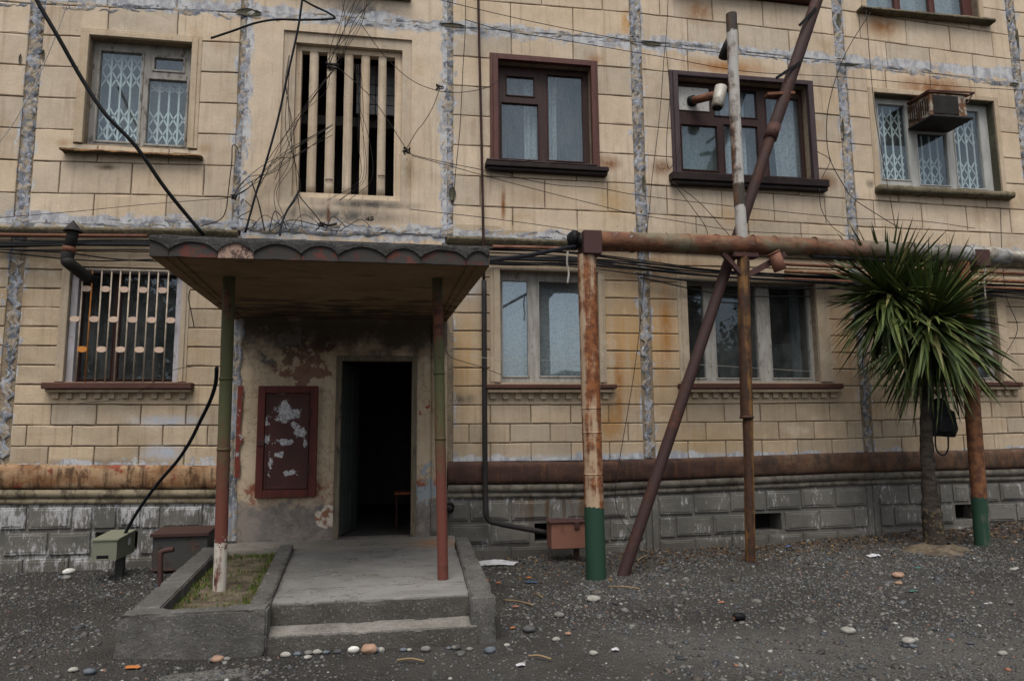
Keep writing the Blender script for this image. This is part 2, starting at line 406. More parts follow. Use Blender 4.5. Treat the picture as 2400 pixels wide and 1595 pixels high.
def torus_mat():
    m = Mat('base_moulding_paint'); x, y, z = m.xyz()
    n1 = m.noise(2.2, 7, .65, k=(1, 1, 2)); n2 = m.noise(5, 7, .72, k=(1.6, 1, .8))
    lft = m.mix(m.step(n1, .36, .60), (.19, .09, .038), (.31, .205, .12))
    lft = m.mix(m.step(n2, .50, .60, 0, .9), lft, (.085, .045, .022))
    lft = m.mix(m.step(m.noise(3, 6, .7, off=(5,0,0)), .58, .64), lft, (.20, .05, .03))
    rgt = m.mix(m.step(n1, .35, .62), (.040, .021, .017), (.066, .036, .026))
    rgt = m.mix(m.step(n2, .52, .64, 0, .8), rgt, (.025, .017, .014))
    far = m.mix(m.step(n1, .36, .60), (.085, .044, .026), (.13, .08, .05)); far = m.mix(m.step(n2, .42, .58, 0, .9), far, (.045, .033, .025))
    rgt = m.mix(m.step(m.math('ADD', x, m.math('MULTIPLY', n1, 1.6)), 4.6, 6.2, 0, .8), rgt, far)
    dp = m.noise(1.0, 6, .7, k=(16, 16, 1.2)); lft = m.mix(m.math('MULTIPLY', m.step(dp, .48, .64), .75), lft, (.05, .03, .018)); rgt = m.mix(m.math('MULTIPLY', m.step(dp, .50, .64), .6), rgt, (.11, .05, .024))
    col = m.mix(m.step(x, -.4, .2), lft, rgt)
    return m.done(col, .85, m.math('ADD', m.noise(30, 5, .7), n1), .5, .01, spec=.2)
mTOR = torus_mat()
def band_mat():
    m = Mat('base_band_paint'); x, y, z = m.xyz()
    n1 = m.noise(3, 7, .65, k=(1, 1, 2)); n2 = m.noise(9, 6, .7, k=(1, 1, .6))
    a = m.mix(m.step(n1, .40, .60), (.25, .21, .145), (.17, .14, .09))
    b = m.mix(m.step(n1, .40, .60), (.15, .135, .11), (.10, .09, .075))
    col = m.mix(m.step(m.math('ADD', x, m.math('MULTIPLY', n1, 2)), .6, 2.2), a, b)
    col = m.mix(m.step(n2, .46, .62, 0, .85), col, (.055, .045, .035))
    return m.done(col, .9, n2, .5, .01, spec=.1)
mBAND = band_mat()

def concrete_mat(name, a, b, dark=(.07, .065, .058), pale=(.40, .38, .35), dn=.62, bs=.7, dirtz=None):
    m = Mat(name); x, y, z = m.xyz()
    n1 = m.noise(1.6, 7, .62); n2 = m.noise(17, 8, .78); n3 = m.noise(48, 5, .75)
    col = m.mix(m.step(n1, .35, .65), a, b)
    col = m.mix(m.step(n2, dn-.16, dn+.06, 0, .55), col, dark)
    col = m.mix(m.step(m.noise(3.2, 6, .6, off=(5, 5, 0)), .48, .68, 0, .5), col, dark)
    col = m.mix(m.step(n3, .57, .66, 0, .6), col, pale)
    col = m.mix(m.step(m.noise(70, 3, .7), .56, .66, 0, .75), col, dark)
    if dirtz: col = m.mix(m.step(m.math('ADD', z, m.math('MULTIPLY', n2, .12)), dirtz[1], dirtz[0], 0, .75), col, dark)
    return m.done(col, .95, m.math('ADD', n3, m.math('MULTIPLY', n2, 1.3)), bs, .012, spec=.1)
mRISER = concrete_mat('dark_step_riser', (.075, .07, .06), (.12, .112, .098), dn=.58, bs=1.0)  # step fronts in a darker concrete than the treads
mCONC = concrete_mat('weathered_concrete', (.185, .172, .152), (.27, .25, .225))
mKERB = concrete_mat('kerb_concrete', (.095, .091, .084), (.155, .149, .138), dn=.60, bs=1.0)
def floor_mat():
    m = Mat('porch_floor_screed'); x, y, z = m.xyz()
    n1 = m.noise(1.2, 7, .6); n2 = m.noise(8, 7, .68); n3 = m.noise(60, 3, .7)
    col = m.mix(m.step(n1, .35, .65), (.145, .142, .133), (.20, .194, .182))
    col = m.mix(m.step(n2, .52, .70, 0, .4), col, (.16, .145, .125))
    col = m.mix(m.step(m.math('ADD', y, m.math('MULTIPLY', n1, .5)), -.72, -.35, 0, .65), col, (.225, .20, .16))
    ru = m.math('MULTIPLY', m.near((.45, -.55, .3), (.5, .5, 0)), m.step(n2, .3, .6)); col = m.mix(ru, col, (.26, .14, .075))
    bk = m.math('MULTIPLY', m.near((-.42, -1.35, .3), (.12, .22, 0)), m.step(m.noise(16, 6, .7), .48, .56)); col = m.mix(m.step(bk, .25, .4), col, (.05, .048, .045))
    dr = m.math('MULTIPLY', m.near((-.3, -1.8, .3), (1.0, 1.6, 0)), m.step(m.noise(4, 7, .7, off=(2,7,1)), .44, .66)); col = m.mix(m.math('MULTIPLY', dr, .55), col, (.15, .135, .11))
    col = m.mix(m.step(n3, .58, .68, 0, .55), col, (.085, .08, .072))
    col = m.mix(m.step(m.noise(2.6, 8, .72, k=(.7, 1.6, 1), off=(1, 3, 0)), .50, .66, 0, .5), col, (.105, .098, .086))
    col = m.mix(m.step(m.noise(5, 8, .75, off=(8, 3, 0)), .58, .66, 0, .4), col, (.27, .265, .25))
    ck = m.math('ABSOLUTE', m.math('SUBTRACT', m.noise(1.1, 6, .65, off=(4, 4, 4)), .5)); col = m.mix(m.step(ck, .006, .0, 0, .8), col, (.05, .047, .042))
    return m.done(col, .93, m.math('ADD', n3, n2), .6, .01, spec=.1)
mFLOOR = floor_mat()

def soffit_mat():
    m = Mat('canopy_underside'); x, y, z = m.xyz()
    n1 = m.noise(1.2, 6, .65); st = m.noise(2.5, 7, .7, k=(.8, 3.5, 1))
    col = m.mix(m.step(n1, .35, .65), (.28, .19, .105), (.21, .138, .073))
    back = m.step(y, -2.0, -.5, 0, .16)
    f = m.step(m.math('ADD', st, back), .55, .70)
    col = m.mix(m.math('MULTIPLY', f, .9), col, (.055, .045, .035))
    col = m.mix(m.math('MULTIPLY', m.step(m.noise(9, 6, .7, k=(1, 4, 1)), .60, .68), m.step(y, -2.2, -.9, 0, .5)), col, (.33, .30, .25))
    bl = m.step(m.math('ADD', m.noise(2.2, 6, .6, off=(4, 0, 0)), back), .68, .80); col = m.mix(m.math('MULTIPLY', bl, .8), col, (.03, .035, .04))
    return m.done(col, .95, m.math('ADD', st, m.noise(25, 5, .7)), .6, .01, spec=.1)
mSOFF = soffit_mat()
def peel_mat(name, paint, under, thr=.5, sc=6, dark=(.05, .048, .045), rough=.9):
    m = Mat(name); n = m.noise(sc, 7, .7); n2 = m.noise(sc*3, 5, .7)
    col = m.mix(m.step(n, thr-.02, thr+.02), under, paint)
    col = m.mix(m.step(n2, .54, .64, 0, .75), col, dark)
    return m.done(col, rough, m.math('ADD', n, n2), .5, .008, spec=.15)
mLUNR = peel_mat('scallop_faded_red', (.12, .045, .035), (.055, .05, .046), .52, 11)
mLUNP = peel_mat('scallop_faded_pink', (.34, .23, .175), (.10, .065, .055), .46, 11)
mLUND = peel_mat('scallop_bare', (.085, .038, .031), (.05, .046, .042), .58, 11)
mFASC = concrete_mat('canopy_fascia_concrete', (.05, .049, .046), (.095, .092, .086), dark=(.022, .020, .019), pale=(.20, .195, .185), dn=.60, bs=1.0)

def rust_pipe(name, paint, rust=(.17, .065, .024), rust2=(.075, .028, .016), amt=.5, paintz=None, k=(6, 6, .8), rough=.75, sc=1.0, metal=0.0):
    """painted pipe rusting in runs; paintz = list of (z0, z1, colour) bands of other paint"""
    m = Mat(name); x, y, z = m.xyz()
    n = m.noise(sc, 6, .62, k=k); n2 = m.noise(14, 6, .7); n3 = m.noise(3.5, 6, .65)
    rr = m.mix(m.step(n2, .38, .62), rust, rust2)
    pc = paint
    if paintz:
        zn = m.math('ADD', z, m.math('MULTIPLY', m.math('SUBTRACT', n2, .5), paintz[0][3] if len(paintz[0]) > 3 else .04))
        for b in paintz:
            sf = b[3]*.35 if len(b) > 3 and b[3] > .5 else .01
            zq = m.math('ADD', zn, m.math('MULTIPLY', m.math('SUBTRACT', n, .5), 1.3)) if sf > .05 else zn
            f = m.math('MULTIPLY', m.step(zq, b[0]-sf, b[0]+sf), m.step(zn, b[1]+.01, b[1]-.01)); pc = m.mix(f, pc, b[2])
    msk = m.step(m.math('ADD', m.math('MULTIPLY', n, .6), m.math('MULTIPLY', n3, .4)), 1-amt-.05, 1-amt+.05)
    col = m.mix(msk, pc, rr)
    col = m.mix(m.step(m.noise(30, 4, .7), .64, .72, 0, .5), col, (.06, .04, .03))
    return m.done(col, rough, m.math('ADD', n2, msk), .45, .006, metal=metal, spec=.3)
mPOST1 = rust_pipe('white_paint_rusting_pipe', (.39, .285, .19), rust=(.25, .09, .03), rust2=(.12, .042, .018), amt=.53, k=(8, 8, .45))
mPOST1.name = 'rusty_white_post'
mGREEN = rust_pipe('green_paint_post_foot', (.016, .048, .029), rust=(.12, .115, .09), rust2=(.09, .09, .07), amt=.42, k=(9, 9, .6))
mPOST2 = rust_pipe('ochre_brown_pipe', (.15, .075, .022), rust=(.06, .025, .012), rust2=(.03, .016, .01), amt=.52, k=(11, 11, .35))
mPOST3 = rust_pipe('rusty_brown_pipe', (.28, .17, .10), rust=(.20, .085, .035), rust2=(.085, .035, .02), amt=.58, k=(10, 10, .4))
mDIAG = rust_pipe('dark_red_brown_pipe', (.036, .018, .016), rust=(.075, .026, .014), rust2=(.03, .015, .012), amt=.45, k=(3, 3, 1.4))
mFLUE = rust_pipe('white_flue_rusted', (.38, .36, .33), rust=(.15, .065, .03), rust2=(.05, .032, .022), amt=.44, k=(5, 5, .7), paintz=[(6.36, 9, (.045, .035, .03), .2), (4.15, 4.42, (.05, .04, .03), .3)])
mBIG = None
def big_pipe_mat():
    m = Mat('lagging_sheet_metal'); x, y, z = m.xyz()
    n = m.noise(1.2, 6, .65, k=(.9, 2, 2)); n2 = m.noise(9, 6, .7, k=(.5, 1, 1)); n3 = m.noise(30, 4, .7)
    rustc = m.mix(m.step(n2, .36, .64), (.19, .082, .04), (.085, .036, .022))
    gal = m.mix(m.step(n2, .36, .64), (.19, .18, .16), (.125, .11, .09))
    olive = m.mix(m.step(n2, .36, .64), (.15, .13, .085), (.10, .075, .045))
    t = m.math('ADD', x, m.math('MULTIPLY', m.math('SUBTRACT', n, .5), 4.5))
    c2 = m.mix(m.step(m.noise(2.3, 5, .6, k=(.7, 1, 1), off=(4, 0, 0)), .46, .62), rustc, olive)
    col = m.mix(m.step(t, 4.6, 6.6), c2, m.mix(m.step(m.noise(2.6, 5, .6, k=(.7, 1, 1), off=(9, 0, 0)), .42, .60), gal, m.mix(m.step(n2, .4, .6), (.15, .135, .11), (.10, .075, .05))))
    col = m.mix(m.step(m.math('ADD', n2, m.step(x, 6.4, 7.2, 0, .2)), .62, .74, 0, .7), col, (.33, .34, .34))
    col = m.mix(m.step(n3, .60, .72, 0, .6), col, (.07, .035, .02))
    return m.done(col, .75, m.math('ADD', n, n2), .5, .014, metal=0, spec=.25)
mBIG = big_pipe_mat()
mRUST = rust_pipe('plain_rust', (.12, .048, .026), rust=(.18, .065, .028), rust2=(.07, .028, .016), amt=.5, k=(3, 3, 3))
mRUSTB = rust_pipe('rusty_orange_paint_box', (.19, .085, .055), rust=(.12, .04, .02), rust2=(.08, .03, .02), amt=.42, k=(3, 3, 1.5))
mBRKT = rust_pipe('dark_bracket_steel', (.055, .025, .022), rust=(.09, .03, .02), rust2=(.03, .016, .012), amt=.45, k=(3, 3, 3))
mGRBOX = rust_pipe('grey_green_box_paint', (.15, .155, .11), rust=(.14, .06, .03), rust2=(.07, .04, .025), amt=.36, k=(4, 4, 2))
mBLKBOX = rust_pipe('dark_bin_sheet', (.045, .045, .042), rust=(.10, .05, .035), rust2=(.03, .025, .02), amt=.40, k=(4, 4, 2))
mLID = rust_pipe('brown_lid_paint', (.045, .022, .017), rust=(.04, .02, .015), rust2=(.04, .02, .015), amt=.45, k=(2, 3, 3))
mCPOST = rust_pipe('canopy_post_paint', (.125, .040, .028), rust=(.17, .055, .032), rust2=(.055, .024, .017), amt=.42, k=(9, 9, .9),
                   paintz=[(1.30, 4.0, (.085, .085, .038), .9), (-1, .62, (.46, .42, .36), .06)])
mCPOSTR = rust_pipe('canopy_post_paint_right', (.125, .040, .028), rust=(.17, .055, .032), rust2=(.055, .024, .017), amt=.42, k=(9, 9, .9),
                   paintz=[(1.45, 4.0, (.085, .085, .038), .9)])
mGAL = rust_pipe('galvanised_sheet', (.34, .325, .285), rust=(.25, .23, .19), rust2=(.16, .135, .10), amt=.5, k=(3, 3, 3), rough=.5, metal=.15)
mSOOT = rust_pipe('sooty_flue', (.016, .014, .013), rust=(.05, .025, .018), rust2=(.03, .018, .014), amt=.38, k=(3, 3, 1.5))

def plain(name, col, rough=.8, var=.15, sc=6, bs=.2, spec=.12, metal=0.0):
    m = Mat(name); n = m.noise(sc, 6, .65)
    c = m.val(m.mix(0.0, col, col), m.step(n, .3, .7, 1-var, 1+var))
    return m.done(c, rough, m.noise(sc*4, 4, .6), bs, .004, spec=spec, metal=metal)
def wood(name, a, b, under=(.20, .17, .14), thr=.60, k=(6, 6, 1), rough=.8):
    m = Mat(name); n = m.noise(3, 6, .65, k=k); n2 = m.noise(16, 6, .7, k=(1, 1, .35))
    col = m.mix(m.step(n, .35, .65), a, b)
    col = m.mix(m.step(n2, thr, thr+.07, 0, .9), col, under)
    return m.done(col, rough, m.math('ADD', n2, n), .45, .006, spec=.25)
mWGREY = wood('weathered_grey_window_paint', (.30, .28, .25), (.22, .205, .18), (.10, .085, .07), .54)
mWWHITE = wood('peeling_white_window_paint', (.35, .335, .305), (.25, .235, .21), (.14, .12, .10), .57)
mWPALE = wood('pale_grey_window_paint', (.40, .40, .38), (.31, .31, .29), (.18, .17, .15), .66)
mWBRN = wood('red_brown_casing_paint', (.095, .036, .028), (.072, .026, .021), (.045, .02, .016), .62, rough=.55)
mWBRD = wood('dark_brown_window_paint', (.040, .019, .015), (.030, .013, .011), (.06, .03, .022), .64, rough=.5)
mWPUR = wood('purple_brown_casing_paint', (.062, .042, .045), (.048, .030, .032), (.035, .02, .018), .62, rough=.5)
mSILLB = plain('black_brown_sill', (.022, .015, .014), .5, .3)
mSILLR = wood('brown_sill_paint', (.085, .036, .024), (.062, .026, .018), (.05, .03, .02), .58, k=(1, 4, 4), rough=.6)
mSILLO = peel_mat('rusty_sill_flashing', (.26, .13, .05), (.10, .045, .02), .5, 9)
mSILLC = concrete_mat('mossy_sill_concrete', (.19, .155, .10), (.13, .105, .065), dark=(.03, .03, .02), dn=.56)
mTRIM = wall_mat('casing_render', (.46, .37, .265), (.39, .302, .205), [], smear=0.0, lower=True)
mGROOVE = concrete_mat('dark_groove_backing', (.33, .265, .19), (.25, .195, .135), dark=(.11, .085, .06), pale=(.28, .22, .15), dn=.58)  # panel backing and reveals, toned darker than the block faces
mGRIME = concrete_mat('grimy_reveal', (.13, .125, .09), (.085, .08, .055), dark=(.03, .03, .022), pale=(.25, .22, .16), dn=.58)
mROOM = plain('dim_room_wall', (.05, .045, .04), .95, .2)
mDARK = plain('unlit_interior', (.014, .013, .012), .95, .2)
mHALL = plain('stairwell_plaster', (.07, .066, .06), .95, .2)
mLATT = plain('white_folding_lattice', (.64, .68, .65), .5, .06)
mOVAL = plain('pinkish_grille_plate', (.52, .38, .29), .6, .12)
mOVALO = plain('rust_orange_grille_plate', (.42, .17, .04), .7, .2)
mBARS = plain('cream_grille_bar', (.40, .33, .25), .6, .25, 12)
mBARSO = plain('rusty_orange_bar', (.30, .12, .03), .7, .25, 12)
mJAMB = wood('lilac_white_jamb', (.40, .38, .40), (.30, .28, .28), (.16, .14, .12), .60)
mPLY = peel_mat('whitewashed_board', (.50, .49, .47), (.40, .36, .30), .36, 9, dark=(.28, .25, .20))
mBLACK = plain('black_cable_rubber', (.008, .008, .009), .55, .2)
mBLUEK = plain('blue_black_cable', (.012, .014, .019), .5, .2)
mWIRE = plain('dark_wire', (.022, .019, .017), .6, .2)
mWIREW = plain('pale_wire', (.36, .33, .29), .6, .2)
mROD = plain('brown_rod', (.040, .020, .017), .6, .3)
mACD = plain('ac_dark_grille', (.022, .020, .018), .7, .3)
mACP = peel_mat('ac_rusted_case', (.30, .26, .21), (.13, .065, .035), .50, 9)
mDOOR = wood('faded_green_door', (.050, .062, .050), (.036, .046, .038), (.03, .028, .024), .60)
mDFRM = wood('brown_door_frame', (.17, .14, .095), (.12, .095, .065), (.05, .04, .03), .55)
mBAG = plain('black_bag_cloth', (.010, .010, .011), .75, .3, 30, .4)
mPLAS = plain('white_plastic_litter', (.42, .42, .43), .4, .15, 18)
mORNG = plain('orange_plastic_litter', (.36, .125, .035), .6, .15)
mBLUE = plain('blue_plastic_litter', (.05, .075, .13), .6, .2)
mTEAL = plain('teal_plastic_litter', (.05, .12, .10), .6, .2)
mBRICK = plain('terracotta_fragment', (.30, .13, .08), .9, .25)
mSTICK = plain('dry_twig', (.20, .14, .08), .9, .3)
mSOCKET = plain('brown_stool_wood', (.20, .07, .03), .7, .3)
mGREYP = plain('grey_block_work', (.24, .24, .25), .9, .2)

def board_mat():
    m = Mat('noticeboard_red_paint'); n = m.noise(3, 6, .62); n2 = m.noise(12, 6, .7)
    col = m.mix(m.step(n, .35, .65), (.045, .016, .014), (.066, .022, .018))
    col = m.mix(m.step(n2, .58, .68, 0, .8), col, (.035, .014, .012))
    x, y, z = m.xyz()
    # torn remains of pasted paper
    for (px, py, rx, rz, t) in ((675, 968, .20, .17, .50), (700, 1005, .13, .14, .52), (622, 985, .13, .11, .52), (625, 1030, .08, .12, .56), (665, 1035, .18, .07, .54),
                                (670, 920, .28, .02, .52), (680, 1108, .10, .05, .54), (660, 1065, .12, .08, .60), (635, 1080, .06, .25, .62), (715, 1040, .03, .06, .46)):
        p = P(px, py)
        f = m.math('MULTIPLY', m.near((p.x, 0, p.z), (rx*1.25, 0, rz*1.25)), 1.0)
        e = m.math('ADD', m.math('MULTIPLY', f, .30), m.noise(8.5, 7, .7, off=(px*.01, 0, 0)))
        f2 = m.math('MULTIPLY', m.step(e, t+.14, t+.165), m.step(f, .02, .1))
        col = m.mix(m.math('MULTIPLY', f2, .92), col, m.mix(m.step(m.noise(30, 4, .7), .42, .6), (.50, .50, .50), (.26, .26, .27)))
    return m.done(col, .6, m.math('ADD', n, n2), .3, .005, spec=.3)
mBOARD = board_mat()
mBFRAME = wood('red_frame_paint', (.105, .024, .017), (.068, .018, .014), (.05, .018, .014), .60, rough=.6)

def glass_mat(name, refl=.16, tint=(.88, .92, .93), dirt=.05):
    m = Mat(name); t = m.t; t.nodes.remove(m.b)
    fr = m.N('ShaderNodeLayerWeight'); fr.inputs['Blend'].default_value = .5
    tr = m.N('ShaderNodeBsdfTransparent'); tr.inputs['Color'].default_value = (*tint, 1)
    gl = m.N('ShaderNodeBsdfGlossy'); gl.inputs['Roughness'].default_value = .015; gl.inputs['Color'].default_value = (.78, .90, 1.0, 1)
    df = m.N('ShaderNodeBsdfDiffuse'); df.inputs['Color'].default_value = (.42, .42, .40, 1)
    bp = m.N('ShaderNodeBump'); bp.inputs['Strength'].default_value = .04; bp.inputs['Distance'].default_value = .02; m.set(bp.inputs['Height'], m.noise(1.6, 2, .5)); t.links.new(bp.outputs[0], gl.inputs['Normal'])
    f = m.math('ADD', m.math('MULTIPLY', m.math('POWER', fr.outputs['Facing'], 4.0), .5), refl*.5)
    m1 = m.N('ShaderNodeMixShader'); m.set(m1.inputs[0], f); t.links.new(tr.outputs[0], m1.inputs[1]); t.links.new(gl.outputs[0], m1.inputs[2])
    m2 = m.N('ShaderNodeMixShader'); m.set(m2.inputs[0], m.step(m.noise(4, 7, .7, k=(1, 1, .5)), .35, .75, dirt*.3, dirt*1.8)); t.links.new(m1.outputs[0], m2.inputs[1]); t.links.new(df.outputs[0], m2.inputs[2])
    t.links.new(m2.outputs[0], m.out_.inputs['Surface']); return m.m
mGLASS = glass_mat('window_glass', .105)
mGLASSD = glass_mat('dull_window_glass', .085, dirt=.05)
mGLASSM = glass_mat('mirroring_window_glass', .27, dirt=.05)
def curtain_mat(name, c, tr):
    m = Mat(name); t = m.t; t.nodes.remove(m.b)
    d = m.N('ShaderNodeBsdfDiffuse'); tl = m.N('ShaderNodeBsdfTranslucent'); tp = m.N('ShaderNodeBsdfTransparent')
    n = m.step(m.voro(26), .2, .6, .78, 1.05); cc = m.val(m.mix(0.0, c, c), n)
    m.set(d.inputs[0], cc); m.set(tl.inputs[0], cc)
    a = m.N('ShaderNodeMixShader'); a.inputs[0].default_value = .25; t.links.new(d.outputs[0], a.inputs[1]); t.links.new(tl.outputs[0], a.inputs[2])
    b = m.N('ShaderNodeMixShader'); b.inputs[0].default_value = tr; t.links.new(a.outputs[0], b.inputs[1]); t.links.new(tp.outputs[0], b.inputs[2])
    t.links.new(b.outputs[0], m.out_.inputs['Surface']); return m.m
mCURT = curtain_mat('white_net_curtain', (.55, .58, .60), .2)
mCURTG = curtain_mat('grey_net_curtain', (.13, .15, .17), .2)
mCURTD = curtain_mat('dim_dark_curtain', (.035, .042, .042), .2)
mCURTT = curtain_mat('teal_net_curtain', (.20, .27, .26), .2)

def ground_mat():
    m = Mat('wet_gravelly_soil'); x, y, z = m.xyz()
    n1 = m.noise(.55, 6, .6); n2 = m.noise(4, 7, .65); n3 = m.noise(26, 5, .7); v = m.voro(55, (1, 1, 0))
    col = m.mix(m.step(n1, .38, .62), (.026, .0235, .0205), (.048, .044, .0385))
    col = m.mix(m.step(n2, .5, .68, 0, .6), col, (.015, .0135, .012))
    # dusty trodden track running along the front
    tr = m.math('ADD', y, m.math('ADD', m.math('MULTIPLY', m.math('SUBTRACT', n1, .5), 1.5), m.math('MULTIPLY', m.math('SUBTRACT', x, 3.0), .22)))
    f = m.math('MULTIPLY', m.step(m.math('ABSOLUTE', m.math('ADD', tr, 3.95)), .75, .15), m.step(x, .6, 2.2, 0, 1))
    col = m.mix(m.math('MULTIPLY', f, m.step(n2, .30, .6, .4, .9)), col, (.082, .078, .07))
    pt = m.near((-1.15, -3.78, .05), (.42, .20, 0)); col = m.mix(m.step(pt, .20, .45), col, (.115, .11, .10))
    lf = m.math('MULTIPLY', m.step(y, -1.0, -.2), m.step(x, 2.6, 4.4)); col = m.mix(m.math('MULTIPLY', lf, m.step(n3, .40, .6)), col, (.075, .045, .025))
    col = m.mix(m.step(v, .25, .05, 0, .38), col, (.085, .083, .077))
    col = m.mix(m.step(n3, .58, .70, 0, .5), col, (.07, .066, .06))
    ln = m.step(m.math('ADD', x, m.math('MULTIPLY', n1, 2)), -.6, -2.4, 0, .45); col = m.mix(ln, col, (.018, .016, .014))
    rg = m.step(n1, .3, .7, .55, .9)
    return m.done(col, rg, m.math('ADD', m.math('MULTIPLY', n3, 1.0), m.math('SUBTRACT', n2, v)), .9, .02, spec=.35)
mGROUND = ground_mat()
def attr_mat(name, rough=.7, spec=.3, nz=30):
    m = Mat(name); a = m.N('ShaderNodeAttribute'); a.attribute_name = 'Col'
    c = m.val(a.outputs['Color'], m.step(m.noise(nz, 4, .7), .3, .7, .75, 1.2))
    return m.done(c, rough, m.noise(nz*2, 3), .3, .004, spec=spec)
mPEB = attr_mat('river_pebbles', .62, .35, 60)
mLITTER = attr_mat('dead_leaf_litter', .9, .1, 60)
def leaf_mat():
    m = Mat('sword_leaf'); oc = m.obj(); sx = m.N('ShaderNodeSeparateXYZ'); m.set(sx.inputs[0], oc)
    r = m.rnd()
    col = m.mix(r, (.026, .045, .011), (.088, .112, .028))
    col = m.mix(m.step(r, .87, .97, 0, .75), col, (.15, .12, .05))
    st = m.noise(1, 3, .6, k=(3, 160, 3), vec=oc); col = m.val(col, m.step(st, .3, .7, .75, 1.3))
    col = m.mix(m.step(sx.outputs[0], .82, 1.02, 0, .6), col, (.10, .07, .03))
    s = m.done(col, .55, st, .12, .003, spec=.22); m.b.inputs['Transmission Weight'].default_value = 0; return s
mLEAF = leaf_mat()
def leafstuff_mat():
    m = Mat('sword_leaf_mass'); n = m.noise(9, 4, .6)
    return m.done(m.mix(m.step(n, .35, .65), (.018, .032, .009), (.058, .076, .020)), .55, n, .1, .003, spec=.2)
mLEAF2 = leafstuff_mat()
def bark_mat():
    m = Mat('ringed_trunk_bark'); n = m.noise(5, 7, .7, k=(1, 1, 2.6)); n2 = m.noise(22, 5, .7); x, y, z = m.xyz()
    col = m.mix(m.step(n, .36, .64), (.026, .022, .019), (.058, .048, .038))
    col = m.mix(m.math('MULTIPLY', m.step(n2, .52, .62), m.step(z, .75, .35, .1, .9)), col, (.15, .115, .06))
    return m.done(col, .95, m.math('ADD', n, n2), 1.0, .02, spec=.1)
mBARK = bark_mat()
mGRASS = attr_mat('short_grass', .8, .2, 40)
def soil_mat():
    m = Mat('planter_soil'); n = m.noise(6, 7, .7); n2 = m.noise(2, 5, .6)
    col = m.mix(m.step(n, .38, .62), (.055, .044, .033), (.13, .105, .075))
    col = m.mix(m.step(m.noise(9, 6, .7, k=(1, 3, 1)), .55, .66, 0, .7), col, (.20, .145, .08))
    col = m.mix(m.step(n2, .52, .66, 0, .7), col, (.050, .060, .018))
    return m.done(col, .95, n, .8, .02, spec=.1)
mSOIL = soil_mat()
# ------------------------------------------------------------------ ground
GC = [(-4.2,0,.067),(-2.9,0,.069),(-1.9,-3.3,.075),(-.95,-3.38,.05),(.57,-3.38,.04),(.85,-3.3,.03),(.9,0,.014),(1.94,0,.024),(3,0,.035),(4.46,0,.036),
      (5.98,0,.107),(6.93,0,.153),(8.5,0,.22),(2.1,-1.1,-.04),(3.92,-1.1,.066),(6.87,-1.1,.135),(6.25,-1.1,.10),(2.46,-1.1,-.01),(0,-6,.02),(4,-5,.0),(9,-4,.05),(-6,-4,.03),(14,0,.25),(-9,0,.05)]
GCA = np.array(GC)
def gz(x, y, nz=True):
    d2 = (GCA[:,0]-x)**2 + (GCA[:,1]-y)**2 + .05
    wt = 1/d2**1.5
    far = min(1.0, max(0.0, (math.hypot(x-2, y+3)-14)/20))
    z = float((wt*GCA[:,2]).sum()/wt.sum())*(1-far)
    if nz and far < 1:
        z += (mnoise.noise(Vector((x*1.1, y*1.1, 3)))*.022 + mnoise.noise(Vector((x*4, y*4, 7)))*.010)*(1-far) * min(1, .35 + abs(y)*.8)
    return z
def axis(core0, core1, n, outer):
    a = list(np.linspace(core0, core1, n))
    lo = [core0 - (outer)*(k/9)**2.2 for k in range(9, 0, -1)]; hi = [core1 + outer*(k/9)**2.2 for k in range(1, 10)]
    return lo + a + hi
gx = axis(-5.5, 11.0, 190, 500); gy = axis(-6.5, .12, 90, 500)
vs = [(x, y, gz(x, y)) for y in gy for x in gx]; nx = len(gx)
fs = [(j*nx+i, j*nx+i+1, (j+1)*nx+i+1, (j+1)*nx+i) for j in range(len(gy)-1) for i in range(nx-1)]
g = new('ground', vs, fs, mGROUND, None, True); tag(g, 'dark wet gravelly soil yard in front of the apartment block', 'ground', kind='structure')

# ------------------------------------------------------------------ the apartment block
BLD = empty('apartment_building', (2.5, 3.0, 0))
tag(BLD, 'weathered cream precast panel apartment block with patched grey joints and rusticated blocks', 'building')

def split(r, holes):
    """rectangle minus rectangles; each piece carries which of its sides are cut (l r b t)"""
    out = [(*r, False, False, False, False)]
    for h in holes:
        nxt = []
        for (a, b, c, d, fl, fr, fb, ft) in out:
            if h[0] >= b or h[1] <= a or h[2] >= d or h[3] <= c: nxt.append((a, b, c, d, fl, fr, fb, ft)); continue
            if h[0] > a: nxt.append((a, h[0], c, d, fl, True, fb, ft))
            if h[1] < b: nxt.append((h[1], b, c, d, True, fr, fb, ft))
            m0, m1 = max(a, h[0]), min(b, h[1]); ml, mr = h[0] > a or fl, h[1] < b or fr
            if h[3] < d: nxt.append((m0, m1, h[3], d, ml, mr, True, ft))
            if h[2] > c: nxt.append((m0, m1, c, h[2], ml, mr, fb, True))
        out = nxt
    return [o for o in out if o[1]-o[0] > .035 and o[3]-o[2] > .03]

